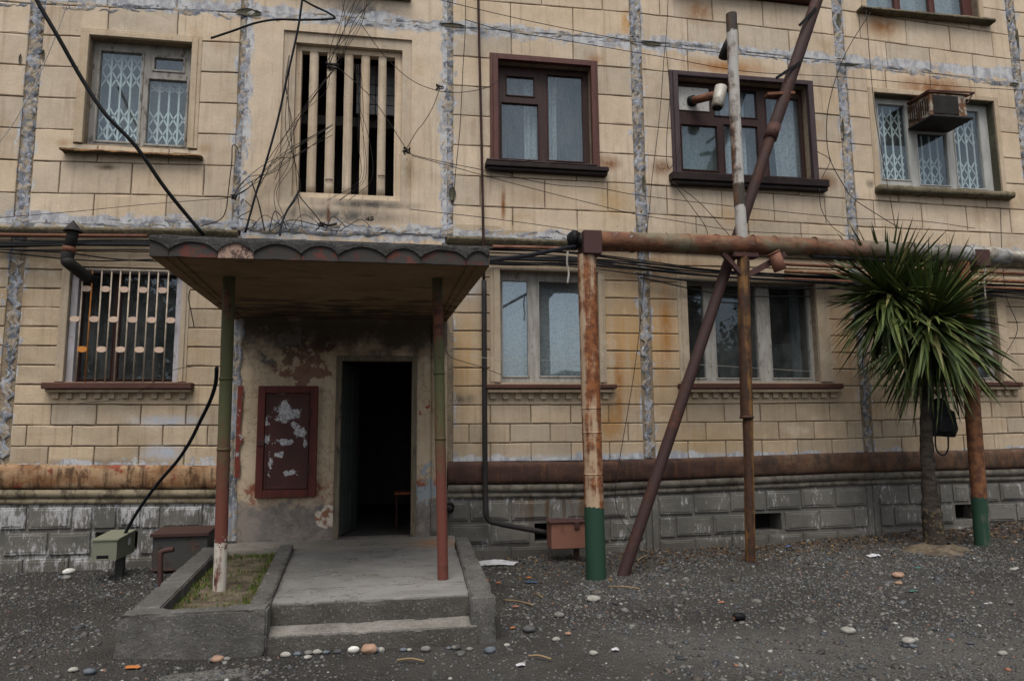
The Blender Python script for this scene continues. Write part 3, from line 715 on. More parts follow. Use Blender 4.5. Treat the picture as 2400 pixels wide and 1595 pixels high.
GAP, CH, DEP = .0062, .006, .022
def block(parent, x0, x1, zbl, zbr, ztl, ztr, cut=(0,0,0,0), mat=None, yf=0.0, gap=GAP, dep=DEP, ch=CH, name='block', jit=.0022):
    l, r, b, t = [0 if c else gap for c in cut]
    cl, cr, cb, ct = [0 if c else ch for c in cut]
    yf += random.uniform(-.003, .003); tx, tz = random.uniform(-.002, .002), random.uniform(-.002, .002)
    A = [(x0+l, zbl+b), (x1-r, zbr+b), (x1-r, ztr-t), (x0+l, ztl-t)]
    B = [(A[0][0]+cl, A[0][1]+cb), (A[1][0]-cr, A[1][1]+cb), (A[2][0]-cr, A[2][1]-ct), (A[3][0]+cl, A[3][1]-ct)]
    nh, nv = max(2, min(7, int((x1-x0)/.13))), 2; segs = (nh, nv, nh, nv); free = (not cut[2], not cut[1], not cut[3], not cut[0])
    oa, ob = [], []
    for e in range(4):
        for k in range(segs[e]):
            u = k/segs[e]; p, q = A[e], A[(e+1) % 4]; p2, q2 = B[e], B[(e+1) % 4]
            j = random.gauss(0, jit) if free[e] and k else 0; c = abs(random.gauss(0, jit*1.6)) if free[e] else 0
            if free[e] and k and random.random() < .05: c += random.uniform(.006, .014)
            n_ = ((0, 1), (-1, 0), (0, -1), (1, 0))[e]
            oa.append((p[0]+(q[0]-p[0])*u + n_[0]*j, p[1]+(q[1]-p[1])*u + n_[1]*j)); ob.append((p2[0]+(q2[0]-p2[0])*u + n_[0]*(j+c), p2[1]+(q2[1]-p2[1])*u + n_[1]*(j+c)))
    N = len(oa); xm_, zm_ = (x0+x1)/2, (zbl+ztl)/2
    v = [(x, yf+dep, z) for x, z in oa] + [(x, yf+ch, z) for x, z in oa] + [(x, yf + (tx if x > xm_ else -tx) + (tz if z > zm_ else -tz), z) for x, z in ob]
    f = [tuple(range(2*N, 3*N))]
    for i in range(N):
        j = (i+1) % N; f += [(i, j, N+j, N+i), (N+i, N+j, 2*N+j, 2*N+i)]
    return new(name, v, f, mat, parent)

def panel(xa, xb, za, zb, holes, mat, y=.019, depth=.16):
    o = MB().plate(xa, xb, za, zb, holes, y, depth).build('wall_panel', mat, BLD); return o

def rows(parent, xa, xb, ks, zf, verts, holes, mat, jgap=.075):
    """courses of blocks: ks = list of (k_top, k_bottom); verts[i] = vertical groove positions in that course"""
    a, b = xa + jgap, xb - jgap
    for (kt, kb), vl in zip(ks, verts):
        cuts = [a] + sorted(v for v in vl if a + .1 < v < b - .1) + [b]
        for i in range(len(cuts)-1):
            x0, x1 = cuts[i], cuts[i+1]
            zc0, zc1 = zf(kb, (x0+x1)/2), zf(kt, (x0+x1)/2)
            for (p0, p1, q0, q1, fl, fr, fb, ft) in split((x0, x1, zc0, zc1), holes):
                def zz(q, x, cutflag):
                    if cutflag: return q
                    base = kb if abs(q-zc0) < 1e-6 else kt
                    return zf(base, x)
                block(parent, p0, p1, zz(q0, p0, fb), zz(q0, p1, fb), zz(q1, p0, ft), zz(q1, p1, ft), (fl, fr, fb, ft), mat)

def X(*ps): return [P(px, py).x for px, py in ps]
# openings (x0 x1 z0 z1) and casings
O1 = quadrect((210,86),(452,98),(193,336),(439,346)); C1 = quadrect((189,69),(475,83),(172,338),(462,352))
O2 = quadrect((698,100),(943,112),(677,460),(940,468)); C2 = quadrect((667,74),(967,90),(650,480),(961,487))
O3 = quadrect((1167,142),(1383,157),(1167,380),(1389,392)); C3 = quadrect((1148,126),(1399,143),(1148,380),(1406,394))
O4 = quadrect((1585,176),(1889,204),(1595,407),(1906,428)); C4 = quadrect((1566,162),(1902,193),(1578,406),(1921,428))
O5 = quadrect((2049,217),(2334,238),(2062,438),(2345,455)); C5 = (O5[0]-.09, O5[1]+.07, O5[2]-.02, O5[3]+.07)
O6 = (P(2030,5).x, P(2292,5).x, P(2160,38).z, P(2160,38).z+1.38); C6 = (O6[0]-.08, O6[1]+.08, O6[2]-.02, O6[3]+.08)
O7 = (P(1590,5).x, P(1885,5).x, O6[2]+.03, O6[3]); C7 = (O7[0]-.08, O7[1]+.08, O7[2]-.02, O7[3]+.08)
O8 = (O2[0], O2[1], zU(0,-.6)+.42, zU(0,-.6)+2.4)
Q1 = quadrect((166,622),(426,632),(150,893),(421,896)); QC1 = quadrect((144,618),(447,630),(131,893),(437,896))
Q2 = quadrect((1170,636),(1400,634),(1174,895),(1407,896)); QC2 = quadrect((1148,628),(1416,628),(1148,896),(1423,896))
Q3 = quadrect((1609,658),(1910,664),(1616,893),(1923,895)); QC3 = quadrect((1585,648),(1939,654),(1594,893),(1951,895))
_c4 = (6.304 + 9.245)/2
Q4 = (_c4-.78, P(2349,880).x, P(2340,893).z, P(2340,672).z); QC4 = (Q4[0]-.13, Q4[1]+.16, Q4[2], Q4[3]+.06)

ODD = {0: X((253,60),(417,60)), 2: X((1199,120),(1343,120)), 3: X((1612,140),(1730,150),(1848,170)), 4: X((2076,180),(2181,195),(2285,205))}
ODD5 = {0: X((219,490),(389,490)), 2: X((1201.5,500),(1353,500)), 3: X((1632,530),(1755,535),(1878,540)), 4: X((2112,540),(2217,545),(2320,548))}
EVN = {0: X((139,420),(308,420),(477,420)), 2: X((1126,450),(1277,450),(1424,450)), 3: X((1564,470),(1692,475),(1814,480),(1934.5,490)), 4: X((2049,490),(2161,500),(2266,510),(2369,515))}
bays = [(-1,0),(0,1),(1,2),(2,3),(3,4),(4,5),(5,6)]
openings_up = {0: (O1, C1), 2: (O3, C3), 3: (O4, C4), 4: (O5, C5)}
openings_3 = {3: (O7, C7), 4: (O6, C6)}
openings_lo = {0: (Q1, QC1), 2: (Q2, QC2), 3: (Q3, QC3), 4: (Q4, QC4)}
def generic(xa, xb, half):
    n = 3; wv = (xb-xa)/n; return [xa + wv*(i + (.5 if half else 0)) for i in range(n+1)]
for bi, ji in bays:
    xa, xb = JX[ji], JX[ji+1] if ji+1 < len(JX) else 14
    if bi == 1: continue
    xm = (xa+xb)/2
    odd = ODD.get(bi, generic(xa, xb, False)); ev = EVN.get(bi, generic(xa, xb, True)); odd5 = ODD5.get(bi, odd)
    # upper storey
    op = openings_up.get(bi)
    pan = panel(xa, xb, zU(7, xm), zU(0, xm), [op[0]] if op else [], mGROOVE)
    rows(pan, xa, xb, [(k, k+1) for k in range(7)], zU, [odd, [], [], [], odd5, ev, odd5] if op else [odd, ev, odd, ev, odd5, ev, odd5], [op[1]] if op else [], mWALL)
    # storey above, only its foot is in view
    op = openings_3.get(bi)
    pan = panel(xa, xb, zU(0, xm)+.003, zU(-7, xm), [op[0]] if op else [], mGROOVE)
    rows(pan, xa, xb, [(-k-1, -k) for k in range(4)], zU, [odd5, ev, odd, ev] if not op else [odd5, ev, odd5, []], [op[1]] if op else [], mWALL)
# stairwell bay: smooth panels with the slotted opening
xa, xb = JX[2], JX[3]
PST = MB().plate(xa, xb, zU(7, -.6), zU(0, -.6), [C2], .0, .03).build('wall_panel', mSTAIR, BLD)
m = MB().plate(C2[0]-.02, C2[1]+.02, C2[2]-.02, C2[3]+.02, [O2], .028, .16); m.build('recessed_surround', mSTAIR, PST)
PST3 = panel(xa, xb, zU(0, -.6)+.003, zU(-7, -.6), [O8], mSTAIR, 0.0)
MB().bbox(O8[0]-.12, O8[1]+.10, -.07, .02, O8[2]-.10, O8[2], .008).build('sill', mSILLC, PST3)
MB().plate(O8[0], O8[1], O8[2], O8[3], [], .1, .05).build('louvre_panel', mDARK, PST3)

# lower storey panels
LV0 = {0: X((119,970),(226,970),(330,970),(436,970)), 2: X((1149,970),(1244,970),(1337.5,970),(1427,970)), 3: X((1610,968),(1698,968),(1782,968),(1866,968),(1946,968)), 4: X((2108,965),(2181,965),(2253,965),(2325,965),(2396,965))}
LV1 = {0: X((61,1020),(168,1020),(276,1020),(381,1020),(486,1020)), 2: X((1099,1018),(1196,1018),(1290,1018),(1384,1018),(1473,1018)), 3: X((1655,1010),(1742,1010),(1826,1010),(1909,1010),(1987,1010)), 4: X((2067.5,1005),(2146,1005),(2218,1005),(2290,1005),(2362,1005))}
ZBASE = {bi: zL(-3, (JX[ji]+JX[ji+1])/2) for bi, ji in bays}
for bi, ji in bays:
    xa, xb = JX[ji], JX[ji+1]
    if bi == 1: continue
    xm = (xa+xb)/2
    op = openings_lo.get(bi)
    pan = panel(xa, xb, zL(-3.2, xm), zU(7, xm)-.002, [op[0]] if op else [], mGROOVE)
    v0 = LV0.get(bi, generic(xa, xb, False)); v1 = LV1.get(bi, generic(xa, xb, True))
    sill_h = [(op[1][0]-.12, op[1][1]+.12, op[1][2]-.16, op[1][2]+.02)] if op else []
    ks = [(k+1, k) for k in range(0, 10)] + [(0, -1), (-1, -2), (-2, -3)]
    rows(pan, xa, xb, ks, zL, [[] for _ in range(10)] + [v0, v1, v0], [op[1]] if op else [], mLOW)

# ------------------------------------------------------------------ mortar in the panel joints
def strip(path, width, n, mat, parent, y=.004, jit=.05, vertical=True, name='mortar_joint', amp=.006):
    """ragged band of mortar following path (list of (x, z)), its edge torn by noise"""
    seed = random.uniform(0, 50); vs = []; fs = []; m_ = 6
    L = len(path)-1
    for i in range(n+1):
        t = i/n*L; k = min(int(t), L-1); u = t-k
        cx = path[k][0]*(1-u)+path[k+1][0]*u; cz = path[k][1]*(1-u)+path[k+1][1]*u
        wl = max(.012, width/2 + mnoise.noise(Vector((i*.23, seed, 1)))*jit + mnoise.noise(Vector((i*.71, seed, 5)))*jit*.6)
        wr = max(.012, width/2 + mnoise.noise(Vector((i*.23, seed, 9)))*jit + mnoise.noise(Vector((i*.71, seed, 13)))*jit*.6)
        for j in range(m_+1):
            q = -wl + (wl+wr)*j/m_
            rim = j in (0, m_)
            yy = (.012 if rim else y + mnoise.noise(Vector((i*.4, j*.9, seed)))*amp*1.2 - (.006 if mnoise.noise(Vector((i*.3, j*.5, seed+4))) > .1 else 0))
            if not rim and j == 3 and mnoise.noise(Vector((i*.17, seed, 3))) > .12: yy += .02
            vs.append((cx+q, yy, cz) if vertical else (cx, yy, cz+q))
    for i in range(n):
        for j in range(m_):
            a = i*(m_+1)+j; fs.append((a, a+1, a+m_+2, a+m_+1) if vertical else (a, a+m_+1, a+m_+2, a+1))
    return new(name, vs, fs, mat, parent, True)
for ji in range(1, 7):
    x = JX[ji]
    zlo = zL(-3, x)+.03 if ji not in (2, 3) else 3.2
    strip([(x, zlo), (x, zU(7, x)-.1)], .085, 110, mMORT, BLD, jit=.075)
    strip([(x, zU(7, x)), (x, zU(0, x)-.06)], .135, 130, mMORT, BLD)
    strip([(x, zU(0, x)+.06), (x, zU(-5, x))], .135, 100, mMORT, BLD)
for bi, ji in bays:
    xa, xb = JX[ji], JX[ji+1]
    xs = np.linspace(xa, xb, 6)
    strip([(x, zU(0, x)) for x in xs], .15, 70, mMORT, BLD, y=.002, vertical=False)
    strip([(x, zU(7, x)+.03) for x in xs], .13, 60, mMORT, BLD, y=.002, vertical=False)
# dark gaps where the joint filler fell out
for (px, py, w_, h_) in ((582, 30, .32, .10), (1060, 60, .36, .05), (1525, 103, .30, .06), (1965, 48, .07, .20), (1990, 152, .35, .03), (1060, 455, .10, .18), (48, 140, .03, .14), (102, 130, .03, .14), (2384, 90, .03, .3), (2376, 198, .16, .05), (1975, 300, .03, .28), (1508, 430, .04, .22)):
    p = P(px, py)
    bm = bmesh.new(); n_ = 18
    pts = [(p.x + math.cos(a)*w_/2*(1+.35*mnoise.noise(Vector((math.cos(a)*2, math.sin(a)*2, px)))), p.z + math.sin(a)*h_/2*(1+.45*mnoise.noise(Vector((math.cos(a)*2, math.sin(a)*2, px+9))))) for a in [2*math.pi*i/n_ for i in range(n_)]]
    mb = MB(); mb.add([(a, -.013, b) for a, b in pts] + [(p.x + (a-p.x)*.75, -.004, p.z + (b-p.z)*.75) for a, b in pts], [(i, (i+1) % n_, n_+(i+1) % n_, n_+i) for i in range(n_)] + [tuple(range(n_, 2*n_))])
    mb.build('joint_gap', mGRIME, BLD, True); bm.free()

# ------------------------------------------------------------------ string course over the ground storey
for bi, ji in bays:
    if bi == 1: continue
    xa, xb = JX[ji], JX[ji+1]; xm = (xa+xb)/2
    z = zU(7, xm) - .085
    prof = [(.026, z+.06), (-.05, z+.045), (-.055, z+.005), (-.03, z-.012), (-.03, z-.05), (.026, z-.06)]
    n_ = 30; vs = []; fs = []
    for i in range(n_+1):
        x = xa + (xb-xa)*i/n_
        for (y, q) in prof: vs.append((x, y + mnoise.noise(Vector((x*5, y*20, q*9)))*.006, q + (zU(7, x)-zU(7, xm)) + mnoise.noise(Vector((x*4, q*7, 2)))*.006))
    k = len(prof)
    for i in range(n_):
        for j in range(k-1): fs.append((i*k+j+1, i*k+j, (i+1)*k+j, (i+1)*k+j+1))
    m_ = [mGRIME, None]
    new('string_course', vs, fs, mSILLC if xa < .5 else mLUNP if False else mSILLC, BLD, True)

# ------------------------------------------------------------------ base moulding and plinth
def zplinth(x): return ip(PLT, x)
PLT = zpts([(0,1167),(502,1165.6),(1057,1154),(1368,1151),(1551,1143),(1976,1125),(2305,1116)])
def extrude_profile(xa, xb, prof, zref, n_, mat, name, parent, wob=.004):
    vs = []; fs = []; k = len(prof)
    for i in range(n_+1):
        x = xa + (xb-xa)*i/n_; zr = zref(x)
        for (y, q) in prof:
            d = mnoise.noise(Vector((x*3, y*15, q*9)))*wob
            vs.append((x, y+d, zr+q+d))
    for i in range(n_):
        for j in range(k-1): fs.append((i*k+j+1, i*k+j, (i+1)*k+j, (i+1)*k+j+1))
    o = new(name, vs, fs, mat, parent, True); return o
tor = [(.026, .378), (-.008, .360), (-.026, .350), (-.040, .334), (-.048, .30), (-.052, .25), (-.051, .19), (-.046, .145), (-.036, .118), (-.020, .104), (.026, .096)]
band = [(.026, .098), (-.028, .090), (-.03, .012), (.0, .004), (.002, -.008), (-.012, -.012), (-.014, -.062), (.026, -.070)]
ends = [(JX[0], JX[1]), (JX[1], JX[2]-.02), (JX[3]+.02, JX[4]), (JX[4], JX[5]), (JX[5], JX[6]), (JX[6], JX[7])]
for xa, xb in ends:
    extrude_profile(xa, xb, tor, zplinth, 40, mTOR, 'base_moulding', BLD, .006)
    extrude_profile(xa, xb, band, zplinth, 40, mBAND, 'base_band', BLD, .003)
VENTS = [rect((223,1247),(320,1290)), rect((1253,1226),(1318,1268)), rect((1768,1203),(1834,1242)), rect((2239,1182),(2300,1217))]
def plinth(xa, xb, row1, step_, vents, pil=()):
    hs_ = [v for v in vents if xa < v[0] < xb]
    o = MB().plate(xa, xb, -.4, zplinth((xa+xb)/2)+.05, hs_, .012, .30).build('plinth', mPLIN, BLD)
    for v in hs_:
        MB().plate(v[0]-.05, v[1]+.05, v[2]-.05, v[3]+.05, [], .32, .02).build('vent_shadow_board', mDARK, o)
    hole_m = [(v[0]-.03, v[1]+.03, v[2]-.03, v[3]+.03) for v in hs_]
    for p in pil: block(o, p[0], p[1], -.1, -.1, zplinth(p[0])-.075, zplinth(p[1])-.075, mat=mPLIN, yf=-.006, dep=.03, name='pilaster')
    pm = [(p[0], p[1], -1, 9) for p in pil]
    for r in range(3):
        zt = -.085 - r*.275; zb_ = zt - (.262 if r < 2 else .30)
        off = 0 if r != 1 else step_/2
        x = row1 + off - step_*40
        while x < xb:
            a, b = max(x, xa+.02), min(x+step_, xb-.02)
            if b-a > .12:
                zr = zplinth((a+b)/2)
                for (p0, p1, q0, q1, fl, fr, fb, ft) in split((a, b, zr+zb_, zr+zt), hole_m + pm):
                    if p1-p0 < .1 or q1-q0 < .08: continue
                    bl = block(o, p0, p1, q0, q0, q1, q1, (0,0,0,0), mPLIN, yf=-.008, gap=.016, dep=.022, ch=.006)
                    if p1-p0 > .25 and q1-q0 > .2:
                        block(bl, p0+.045, p1-.045, q0+.04, q0+.04, q1-.04, q1-.04, (0,0,0,0), mPLIN, yf=-.016, gap=.0, dep=.009, ch=.006, name='raised_field')
            x += step_
    return o
plinth(JX[0], JX[1], P(64,1220).x, .55, VENTS)
plinth(JX[1]+.001, JX[2], P(64,1220).x, P(274,1220).x/2-P(64,1220).x/2, VENTS)
plinth(JX[3], JX[4], P(1100,1200).x, .50, VENTS, [(JX[4]-.09, JX[4]-.001)])
plinth(JX[4]+.001, JX[5], P(1625,1180).x, (P(1958,1180).x-P(1625,1180).x)/4, VENTS, [(JX[4]+.002, JX[4]+.09), (JX[5]-.09, JX[5]-.002)])
plinth(JX[5]+.001, JX[6], P(2130,1170).x, (P(2344,1165).x-P(2130,1165).x)/3, VENTS, [(JX[5]+.002, JX[5]+.09)])
plinth(JX[6]+.001, JX[7], 9.3, .55, VENTS)

# ------------------------------------------------------------------ building carcass behind the panels
m = MB()
bx0, bx1, by0, by1, bz1 = JX[0], JX[-1], .95, 11.0, zU(-7, 2)
m.plate(bx0, bx1, -.3, bz1, [(-1.9, .62, .0, 2.9)], by0, .01); m.quad((bx1,by1,-.3),(bx0,by1,-.3),(bx0,by1,bz1),(bx1,by1,bz1))
m.quad((bx0,.02,-.3),(bx0,by1,-.3),(bx0,by1,bz1),(bx0,.02,bz1)); m.quad((bx1,by1,-.3),(bx1,.02,-.3),(bx1,.02,bz1),(bx1,by1,bz1))
m.quad((bx0-.2,-.35,bz1+.01),(bx1+.2,-.35,bz1+.01),(bx1+.2,by1+.2,bz1+.01),(bx0-.2,by1+.2,bz1+.01))
m.quad((bx0-.2,-.35,bz1+.25),(bx0-.2,by1+.2,bz1+.25),(bx1+.2,by1+.2,bz1+.25),(bx1+.2,-.35,bz1+.25)); m.quad((bx0-.2,-.35,bz1+.01),(bx0-.2,-.35,bz1+.25),(bx1+.2,-.35,bz1+.25),(bx1+.2,-.35,bz1+.01))
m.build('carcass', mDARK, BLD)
# ------------------------------------------------------------------ windows
def ring(m, r, w_, y0, y1, c=.004):
    """mitred ring of bars round the inside of rectangle r"""
    a, b, c0, d = r
    m.bbox(a, a+w_, y0, y1, c0, d, c); m.bbox(b-w_, b, y0, y1, c0, d, c)
    m.bbox(a+w_, b-w_, y0, y1, d-w_, d, c); m.bbox(a+w_, b-w_, y0, y1, c0, c0+w_, c)
def lattice(parent, r, y, pitch, bands, mat=None, n0=0.0):
    """folding scissor gate filling r; bands = (f0, f1) fractions of height that carry crossed bars"""
    m = MB(); x0, x1, z0, z1 = r; H = z1-z0
    x = x0 + pitch*n0; cols_ = []
    while x < x1+.001: cols_.append(x); x += pitch
    for x in cols_:
        if x0 < x < x1: m.box(x-.011, x+.011, y-.006, y+.006, z0, z1)
    for f0, f1 in bands:
        za, zb = z0+H*f0, z0+H*f1; zm = (za+zb)/2
        for i in range(-1, len(cols_)):
            xa = cols_[0] + pitch*i
            for (p, q) in (((xa, za), (xa+pitch, zm)), ((xa+pitch, za), (xa, zm)), ((xa, zm), (xa+pitch, zb)), ((xa+pitch, zm), (xa, zb))):
                # clip to the opening in x
                (ax, az), (bx_, bz) = p, q
                if max(ax, bx_) <= x0 or min(ax, bx_) >= x1: continue
                def cl(px_, pz_, qx_, qz_, lim):
                    t = (lim-px_)/(qx_-px_); return lim, pz_+(qz_-pz_)*t
                if ax < x0: ax, az = cl(ax, az, bx_, bz, x0)
                if bx_ < x0: bx_, bz = cl(bx_, bz, ax, az, x0)
                if ax > x1: ax, az = cl(ax, az, bx_, bz, x1)
                if bx_ > x1: bx_, bz = cl(bx_, bz, ax, az, x1)
                if abs(ax-bx_) < .01: continue
                m.bar((ax, y+.012, az), (bx_, y+.012, bz), .005, .019, up=(0, 0, 1))
    return m.build('folding_lattice', mat or mLATT, parent)
def curtain(parent, x0, x1, z0, z1, y, mat, folds=14, amp=.02, lean=0.0, name='curtain'):
    n_ = max(12, int(folds*5)); vs = []; fs = []
    for i in range(n_+1):
        t = i/n_; x = x0+(x1-x0)*t
        for k in range(5):
            u = k/4; a = amp*(.5+.7*(1-u))
            vs.append((x + lean*(1-u), y + a*math.sin(t*folds*2*math.pi + .6*math.sin(u*3+t*5)) + .3*a*math.sin(t*folds*4.7+u*2), z0+(z1-z0)*u))
    for i in range(n_):
        for k in range(4): fs.append((i*5+k, (i+1)*5+k, (i+1)*5+k+1, i*5+k+1))
    return new(name, vs, fs, mat, parent, True)
def window(op, recess, panes, fmat, gmat, frame_t=.05, sash=.022, sash_mat=None, name='window', room=mROOM, reveal=None, depth=.7):
    """window part: frame sheet with openings, raised sash rims, panes, room behind. panes = rectangles at the frame plane"""
    x0, x1, z0, z1 = op
    W = empty(name, ((x0+x1)/2, recess, z0), BLD)
    fr = MB().plate(x0+.001, x1-.001, z0+.001, z1-.001, panes, recess, frame_t).build('frame', fmat, W)
    for p in panes:
        if sash:
            m = MB(); ring(m, (p[0]-sash, p[1]+sash, p[2]-sash, p[3]+sash), sash*.9, recess-.012, recess-.001); m.build('sash', sash_mat or fmat, W)
        yy = recess+.022
        MB().box(p[0]-.004, p[1]+.004, yy, yy+.004, p[2]-.004, p[3]+.004).build('pane', gmat, W)
    yb = recess+frame_t
    m = MB()
    a, b, c, d = x0-.15, x1+.15, z0-.1, z1+.1; y2 = min(recess+depth, .93); yf = max(yb+.002, .18)
    m.quad((a,y2,c),(b,y2,c),(b,y2,d),(a,y2,d)); m.quad((a,yf,c),(a,y2,c),(a,y2,d),(a,yf,d)); m.quad((b,y2,c),(b,yf,c),(b,yf,d),(b,y2,d))
    m.quad((a,y2,d),(b,y2,d),(b,yf,d),(a,yf,d)); m.quad((a,yf,c),(b,yf,c),(b,y2,c),(a,y2,c))
    m.build('room', room, W)
    return W
def casing(W, cas, op, mat, y0=-.022, steps=2, sides='lrt', name='casing'):
    """stepped architrave round an opening"""
    m = MB()
    l, r, t = op[0]-cas[0], cas[1]-op[1], cas[3]-op[3]
    z0, z1 = op[2], cas[3]
    for k in range(steps):
        f = 1-.38*k; yy = y0*(1-.55*(steps-1-k)/max(1, steps-1)) if steps > 1 else y0
        # outer ledge is lower, inner ledge prouder
        e = .0015*k
        m.bbox(op[0]-l*f, op[0]+e, yy, .028+e, z0-e, op[3]+t*f, .004); m.bbox(op[1]-e, op[1]+r*f, yy, .028+e, z0-e, op[3]+t*f, .004)
        m.bbox(op[0]+e, op[1]-e, yy-.0008, .028+e, op[3]-e, op[3]+t*f-.0008, .004)
    return m.build(name, mat, W)
def PR(tl, br, Y): return rect(tl, br, Y)
def sill_slab(W, x0, x1, z0, z1, yf, mat, name='sill', rgh=.0, seed=1):
    if rgh:
        return rough((x0, x1, yf, .10, z0, z1), rgh, .05, .010, 12, seed, .012).build(name, mat, W, True)
    return MB().bbox(x0, x1, yf, .10, z0, z1, .008).build(name, mat, W)

# 1: upper left, weathered grey sashes with a white folding gate behind
r = .13
W1 = window(O1, r, [PR((238,120),(321,333), r), PR((364,136),(428,167), r), PR((350,186),(430,341), r)], mWGREY, mGLASS, sash=.03)
W1['label'] = 'window with peeling grey sashes and a white folding gate behind the glass'
casing(W1, C1, O1, mTRIM)
a = PR((234,117),(325,336), r+.11); lattice(W1, (a[0], a[1], a[2], a[3]), r+.11, .115, [(.02, .38), (.60, .96)], n0=.3)
a = PR((346,184),(432,343), r+.11); lattice(W1, (a[0], a[1], a[2], a[3]), r+.11, .115, [(.03, .52), (.80, 1.0)], n0=.3)
curtain(W1, O1[0], O1[1], O1[2], O1[3], r+.22, mCURTG, 8, .012)
s = rect((150,343),(474,358)); s2 = rect((152,352),(474,372))
sill_slab(W1, s2[0], s2[1], s2[2]+.0, s2[3]-.03, -.10, mSILLC, 'sill', .006, 3)
m = MB(); n_ = 24; vs = []; fs = []
for i in range(n_+1):
    x = s2[0]-.015 + (s2[1]-s2[0]+.03)*i/n_; dz = .02*math.sin(i*.35)*mnoise.noise(Vector((i*.2, 0, 4)))
    for y, z in ((.1, s2[3]-.005), (-.115, s2[3]-.02+dz), (-.12, s2[3]-.036+dz)): vs.append((x, y, z))
for i in range(n_):
    for k in range(2): fs.append((i*3+k, i*3+k+1, (i+1)*3+k+1, (i+1)*3+k))
new('sill_flashing', vs, fs, mSILLO, W1)

# 2: stairwell opening with upright concrete fins
W2 = empty('slotted_opening', ((O2[0]+O2[1])/2, .1, O2[2]), BLD)
W2['label'] = 'stairwell opening with five upright concrete fins'
fx = [P(500+v/2.903, 275, .10).x for v in (590, 645, 710, 765, 833, 885, 950, 1000, 1065, 1118, 1180, 1232)]
zb_, zt_ = P(800, 455, .10).z, P(800, 126, .10).z
yq = .095
m = MB(); hol = [(fx[i], fx[i+1], zb_, zt_) for i in range(0, 12, 2)]
m.plate(O2[0]+.001, O2[1]-.001, O2[2]+.001, O2[3]-.001, [(fx[0], fx[-1], zb_, zt_)], yq, .10); m.build('frame', mSTAIR, W2)
for i in range(1, 11, 2):
    rough((fx[i]+.0, fx[i+1]-.012, yq+.004, yq+.13, zb_-.01, zt_+.01), .003, .12, .008, 6, i).build('fin', mSTAIR, W2, True)
m = MB(); a, b, c, d = O2[0]-.1, O2[1]+.1, O2[2]-.1, O2[3]+.1
m.quad((a,.93,c),(b,.93,c),(b,.93,d),(a,.93,d)); m.quad((a,.2,c),(a,.93,c),(a,.93,d),(a,.2,d)); m.quad((b,.93,c),(b,.2,c),(b,.2,d),(b,.93,d)); m.quad((a,.93,d),(b,.93,d),(b,.2,d),(a,.2,d)); m.quad((a,.2,c),(b,.2,c),(b,.93,c),(a,.93,c))
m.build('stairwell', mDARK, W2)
zl_ = P(800, 280, .5).z
MB().bbox(a+.02, b-.02, .55, .90, zl_-.07, zl_+.07, .01).build('landing_beam', mHALL, W2)
q = rect((836,150),(925,272), .42)
o = MB()
for i in range(4):
    for j in range(5): o.bbox(q[0]+(q[1]-q[0])*i/4+.004, q[0]+(q[1]-q[0])*(i+1)/4-.004, .42, .46, q[2]+(q[3]-q[2])*j/5+.004, q[2]+(q[3]-q[2])*(j+1)/5-.004, .006)
o.build('glass_block_infill', mGREYP, W2)
for (x_, z_) in ((fx[3]+.06, P(760,422,.1).z), (fx[9]+.06, P(880,413,.1).z)):
    m = MB(); m.tube([(x_-.045, yq-.004, z_), (x_-.02, yq-.012, z_+.008), (x_+.02, yq-.012, z_+.008), (x_+.05, yq-.004, z_)], .006, 6); m.build('wire_tie', mROD, W2)
m = MB(); p = P(781, 153, .1); m.tube([(p.x-.085, yq-.004, p.z+.02), (p.x-.07, yq-.02, p.z), (p.x+.06, yq-.02, p.z-.005), (p.x+.075, yq+.12, p.z)], .018, 8); m.tube([(p.x-.08, yq-.006, p.z-.04), (p.x+.07, yq-.015, p.z-.05)], .012, 8); m.build('cable_clamp', mBLACK, W2)

# 3: red-brown cased window
r = .12
W3 = window(O3, r, [PR((1188,179),(1251,226), r), PR((1176,241),(1262,375), r), PR((1284,176),(1368,379), r)], mWBRD, mGLASS, sash=.02)
W3['label'] = 'window in a red brown painted casing with white curtains'
casing(W3, C3, O3, mWBRN, -.045)
z0 = O3[2]
curtain(W3, O3[0]+.40, O3[0]+.75, z0, O3[3], r+.16, mCURT, 4, .025)
curtain(W3, O3[0]+.72, O3[1]-.40, z0, O3[3]-.05, r+.17, mCURT, 3, .03, lean=-.02)
curtain(W3, O3[0], O3[1], z0, O3[3], r+.28, mCURTG, 22, .02)
s = rect((1136,384),(1421,408))
o = sill_slab(W3, s[0], s[1], s[2]-.01, s[3], -.13, mSILLB); MB().bbox(s[0]+.02, s[1]-.01, -.10, .02, s[2]-.05, s[2]-.012, .006).build('sill_moulding', mSILLB, W3)
rough((s[0]+.01, s[1]-.16, -.12, .09, s[3]+.001, s[3]+.03), .012, .05, .008, 9, 2).build('tarred_felt', mSILLB, W3, True)

# 4: purple-brown cased wide window, stove pipe through a boarded light
r = .13
bdp = PR((1589,204),(1662,263), r)
pan4 = [PR((1673,208),(1774,277), r), PR((1597,292),(1684,400), r), PR((1696,293),(1780,411), r), PR((1794,228),(1882,416), r)]
W4 = window(O4, r, pan4, mWBRD, mGLASS, sash=.018)
W4['label'] = 'wide window in a dark purple brown casing with a boarded corner light'
casing(W4, C4, O4, mWPUR, -.045)
rough((bdp[0], bdp[1], r-.014, r-.002, bdp[2], bdp[3]), .002, .06, .003, 6, 4).build('plywood_board', mPLY, W4)
c4x = lambda px: P(px, 340, .3).x
curtain(W4, c4x(1600), c4x(1690), O4[2], O4[2]+.85, r+.12, mCURTT, 5, .02, lean=-.06)
curtain(W4, c4x(1690), c4x(1745), O4[2], O4[3], r+.13, mCURT, 3, .03)
curtain(W4, c4x(1745), c4x(1790), O4[2], O4[3], r+.18, mCURTG, 3, .03)
